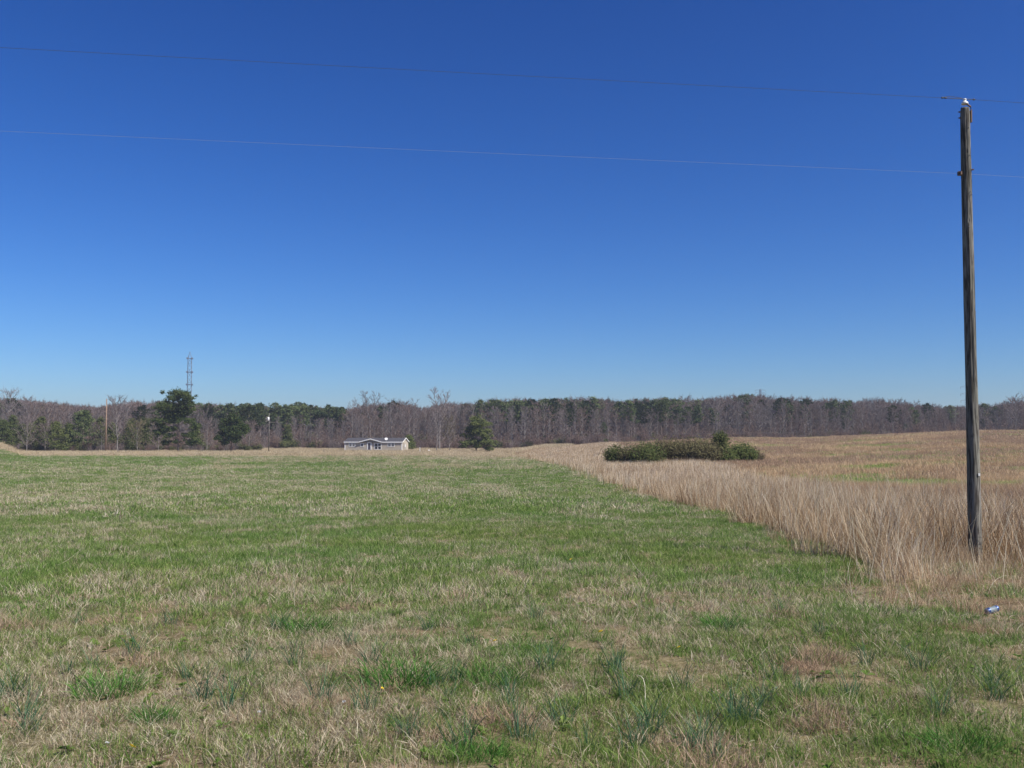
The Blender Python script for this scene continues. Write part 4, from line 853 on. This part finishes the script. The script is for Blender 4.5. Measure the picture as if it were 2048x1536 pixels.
for px, py, s_, lab in ((1142, 1130, 1.1, 'yellow dandelion farthest up the field'), (990, 1298, .8, 'yellow dandelion right of the largest grass tuft'), (1358, 1312, .8, 'yellow dandelion below the field middle on the right'), (764, 1388, .45, 'yellow dandelion just below the largest grass tuft'), (264, 1523, .9, 'yellow dandelion at the bottom left edge'), (1202, 1283, 1.0, 'small orange yellow dandelion between the two middle ones')):
    p = ground_at(px, py); o = empty('dandelion', p, random.uniform(0, 6)); o.scale = (s_,) * 3
    link(bpy.data.objects.new('leaves', lsm), o); link(bpy.data.objects.new('stem', smm), o); q = link(bpy.data.objects.new('flower_head', dhm), o); q.location = (.004, 0, .08); q.rotation_euler = (R(35), 0, 0); tag(o, lab, 'flower', 'dandelions in the turf')
# crushed can
cp = ground_at(1984, 1228); can = empty('drink_can', cp + Vector((0, 0, .04)), R(14)); tag(can, 'crushed blue and silver drink can lying on the turf below the pole', 'can')
M['tin'] = solid('can_silver', (.28, .30, .36), .5, .4, .1, 30, .1); M['canblue'] = solid('can_blue', (.05, .09, .25), .3, .4, .2, 30, .1); M['canpale'] = solid('can_faded_panel', (.17, .22, .26), .6, .05, .15, 30, .1)
def canpart(prof, nm, mt):
    mb = MB(); k = 20; vs = []
    for (r_, h_) in prof:
        for j in range(k):
            a = 2 * math.pi * j / k; d_ = 1 - .16 * math.exp(-((h_ - .01) / .03) ** 2) * (1 + math.cos(a - 1.1)) / 2 - .05 * math.sin(a * 3 + h_ * 60); vs.append((h_, r_ * d_ * math.cos(a), r_ * d_ * math.sin(a)))
    n = len(prof); mb.add(vs, [(i * k + j, i * k + (j + 1) % k, (i + 1) * k + (j + 1) % k, (i + 1) * k + j) for i in range(n - 1) for j in range(k)]); mb.build(nm, mt, can, True)
canpart([(.001, -.068), (.022, -.068), (.025, -.071), (.027, -.066), (.034, -.055)], 'can_top', M['tin'])
canpart([(.034, -.055), (.034, -.045), (.034, -.03)], 'blue_band', M['canblue']); canpart([(.034, -.03), (.034, 0), (.034, .02), (.034, .04)], 'can_body', M['canpale'])
canpart([(.034, .04), (.034, .056), (.028, .066)], 'blue_band', M['canblue']); canpart([(.028, .066), (.025, .069), (.022, .062), (.001, .06)], 'can_base', M['tin'])
can.rotation_euler = (0, R(-14), R(10)); 
# scraps of pale litter
M['scrap'] = solid('dull_paper', (.42, .42, .41), .9, 0, .1)
random.seed(5)
for px, py, lab in ((688, 1416, 'white paper scrap left of the field middle near the bottom'), (1552, 1388, 'white paper scrap among the onion tufts on the right'), (518, 1437, 'tiny white scrap below the left hand dead grass'), (214, 1500, 'tiny white scrap near the bottom left')):
    p = ground_at(px, py); m_ = MB(); g_ = 5; s_ = .008
    vs = [((i - 2) * s_ / 2 * (1 + .3 * random.random()), (j - 2) * s_ / 2, .03 + random.uniform(0, .014)) for i in range(g_) for j in range(g_)]; m_.add(vs, [(i * g_ + j, (i + 1) * g_ + j, (i + 1) * g_ + j + 1, i * g_ + j + 1) for i in range(g_ - 1) for j in range(g_ - 1)])
    o = m_.build('paper_scrap', M['scrap']); o.location = p; q = o.modifiers.new('solid', 'SOLIDIFY'); q.thickness = .002; tag(o, lab, 'litter')
# loose tall stalks, standing and fallen
SK = MB(); random.seed(66)
def stalk(px, py, px2, py2, dd=0, w=.004):
    w *= .7; p = ground_at(px, py); q = at(px2, py2, p.y + dd); n_ = 5; bow = Vector((random.uniform(-.05, .05), 0, random.uniform(-.03, .06))); 
    SK.tube([p.lerp(q, i / n_) + bow * math.sin(i / n_ * 3.14) for i in range(n_ + 1)], [w * (1 - .6 * i / n_) for i in range(n_ + 1)], 4, 0, True, random.uniform(.6, 1))
for a in ((588, 1205, 590, 1160, 0, .006), (590, 1225, 588, 1130, 0, .003), (345, 1140, 330, 1080, 0, .0022), (265, 1078, 250, 1068, 0, .005), (105, 1135, 165, 1095, .3, .005), (510, 1112, 535, 1103, .1, .005), (595, 1095, 610, 1050, 0, .005), (590, 1090, 586, 1052, 0, .004), (604, 1098, 612, 1062, 0, .004), (1295, 1160, 1250, 1100, .2, .005), (1345, 1155, 1318, 1140, .2, .005), (1400, 1200, 1385, 1165, 0, .004), (815, 1085, 812, 1045, 0, .004), (1648, 1180, 1657, 1098, 0, .005), (1705, 1200, 1695, 1125, 0, .005), (1735, 1150, 1740, 1120, 0, .005), (1760, 1165, 1768, 1115, 0, .005), (1792, 1168, 1780, 1110, 0, .005),
          (1975, 1190, 2015, 1150, .3, .0035), (1990, 1198, 2030, 1184, .3, .003), (1905, 1175, 1960, 1165, .6, .006), (1880, 1215, 1890, 1190, 0, .005), (1890, 1240, 1905, 1238, .2, .006), (1605, 1385, 1622, 1348, .05, .004), (1400, 1395, 1440, 1378, .1, .004), (1408, 1308, 1460, 1312, .1, .003), (1180, 1395, 1165, 1340, .1, .004), (1290, 1410, 1275, 1350, .2, .005), (1350, 1385, 1335, 1345, .1, .004), (1210, 1400, 1200, 1380, 0, .003),
          (1835, 1130, 1885, 1050, 0, .007), (1840, 1115, 1860, 1050, 0, .006), (1828, 1025, 1838, 950, 0, .007), (1805, 1030, 1785, 980, 0, .006), (1700, 1050, 1745, 1010, .6, .007), (1940, 1105, 1948, 1030, -1.0, .006), (1945, 1060, 1940, 1008, -1.2, .004), (1960, 1050, 2000, 990, 0, .006), (1990, 1060, 1980, 980, 0, .006), (2005, 1050, 1995, 990, 0, .004), (1930, 1140, 1938, 1120, -.3, .005), (2030, 1100, 2035, 1020, 0, .004)):
    stalk(*a)
for i in range(200):
    px = random.uniform(0, 2048); py = random.uniform(1180, 1536); L_ = random.uniform(10, 45); an = random.uniform(-.4, 3.5); stalk(px, py, px + math.cos(an) * L_, py - abs(math.sin(an)) * L_ * .7, random.uniform(-.1, .2), random.uniform(.0012, .0025))
for i in range(420):
    d_ = random.uniform(13, 45); x_ = float(edge_x(np.array([d_]))[0]) + random.uniform(-.3, 5); p = Vector((x_, d_, Hs(x_, d_))); l_ = random.uniform(.9, 1.6) * (.6 if d_ < 17 else 1)
    q = p + Vector((random.gauss(0, .22), random.gauss(0, .2), 1)) * l_; SK.tube([p, p.lerp(q, .5) + Vector((0, 0, .02)), q], [.0045, .0035, .002], 4, 0, True, random.uniform(.5, 1))
so_ = SK.build('loose_stalks', M['straw']); so_['kind'] = 'stuff'; so_['label'] = 'loose straw coloured stalks standing and fallen in the grass'
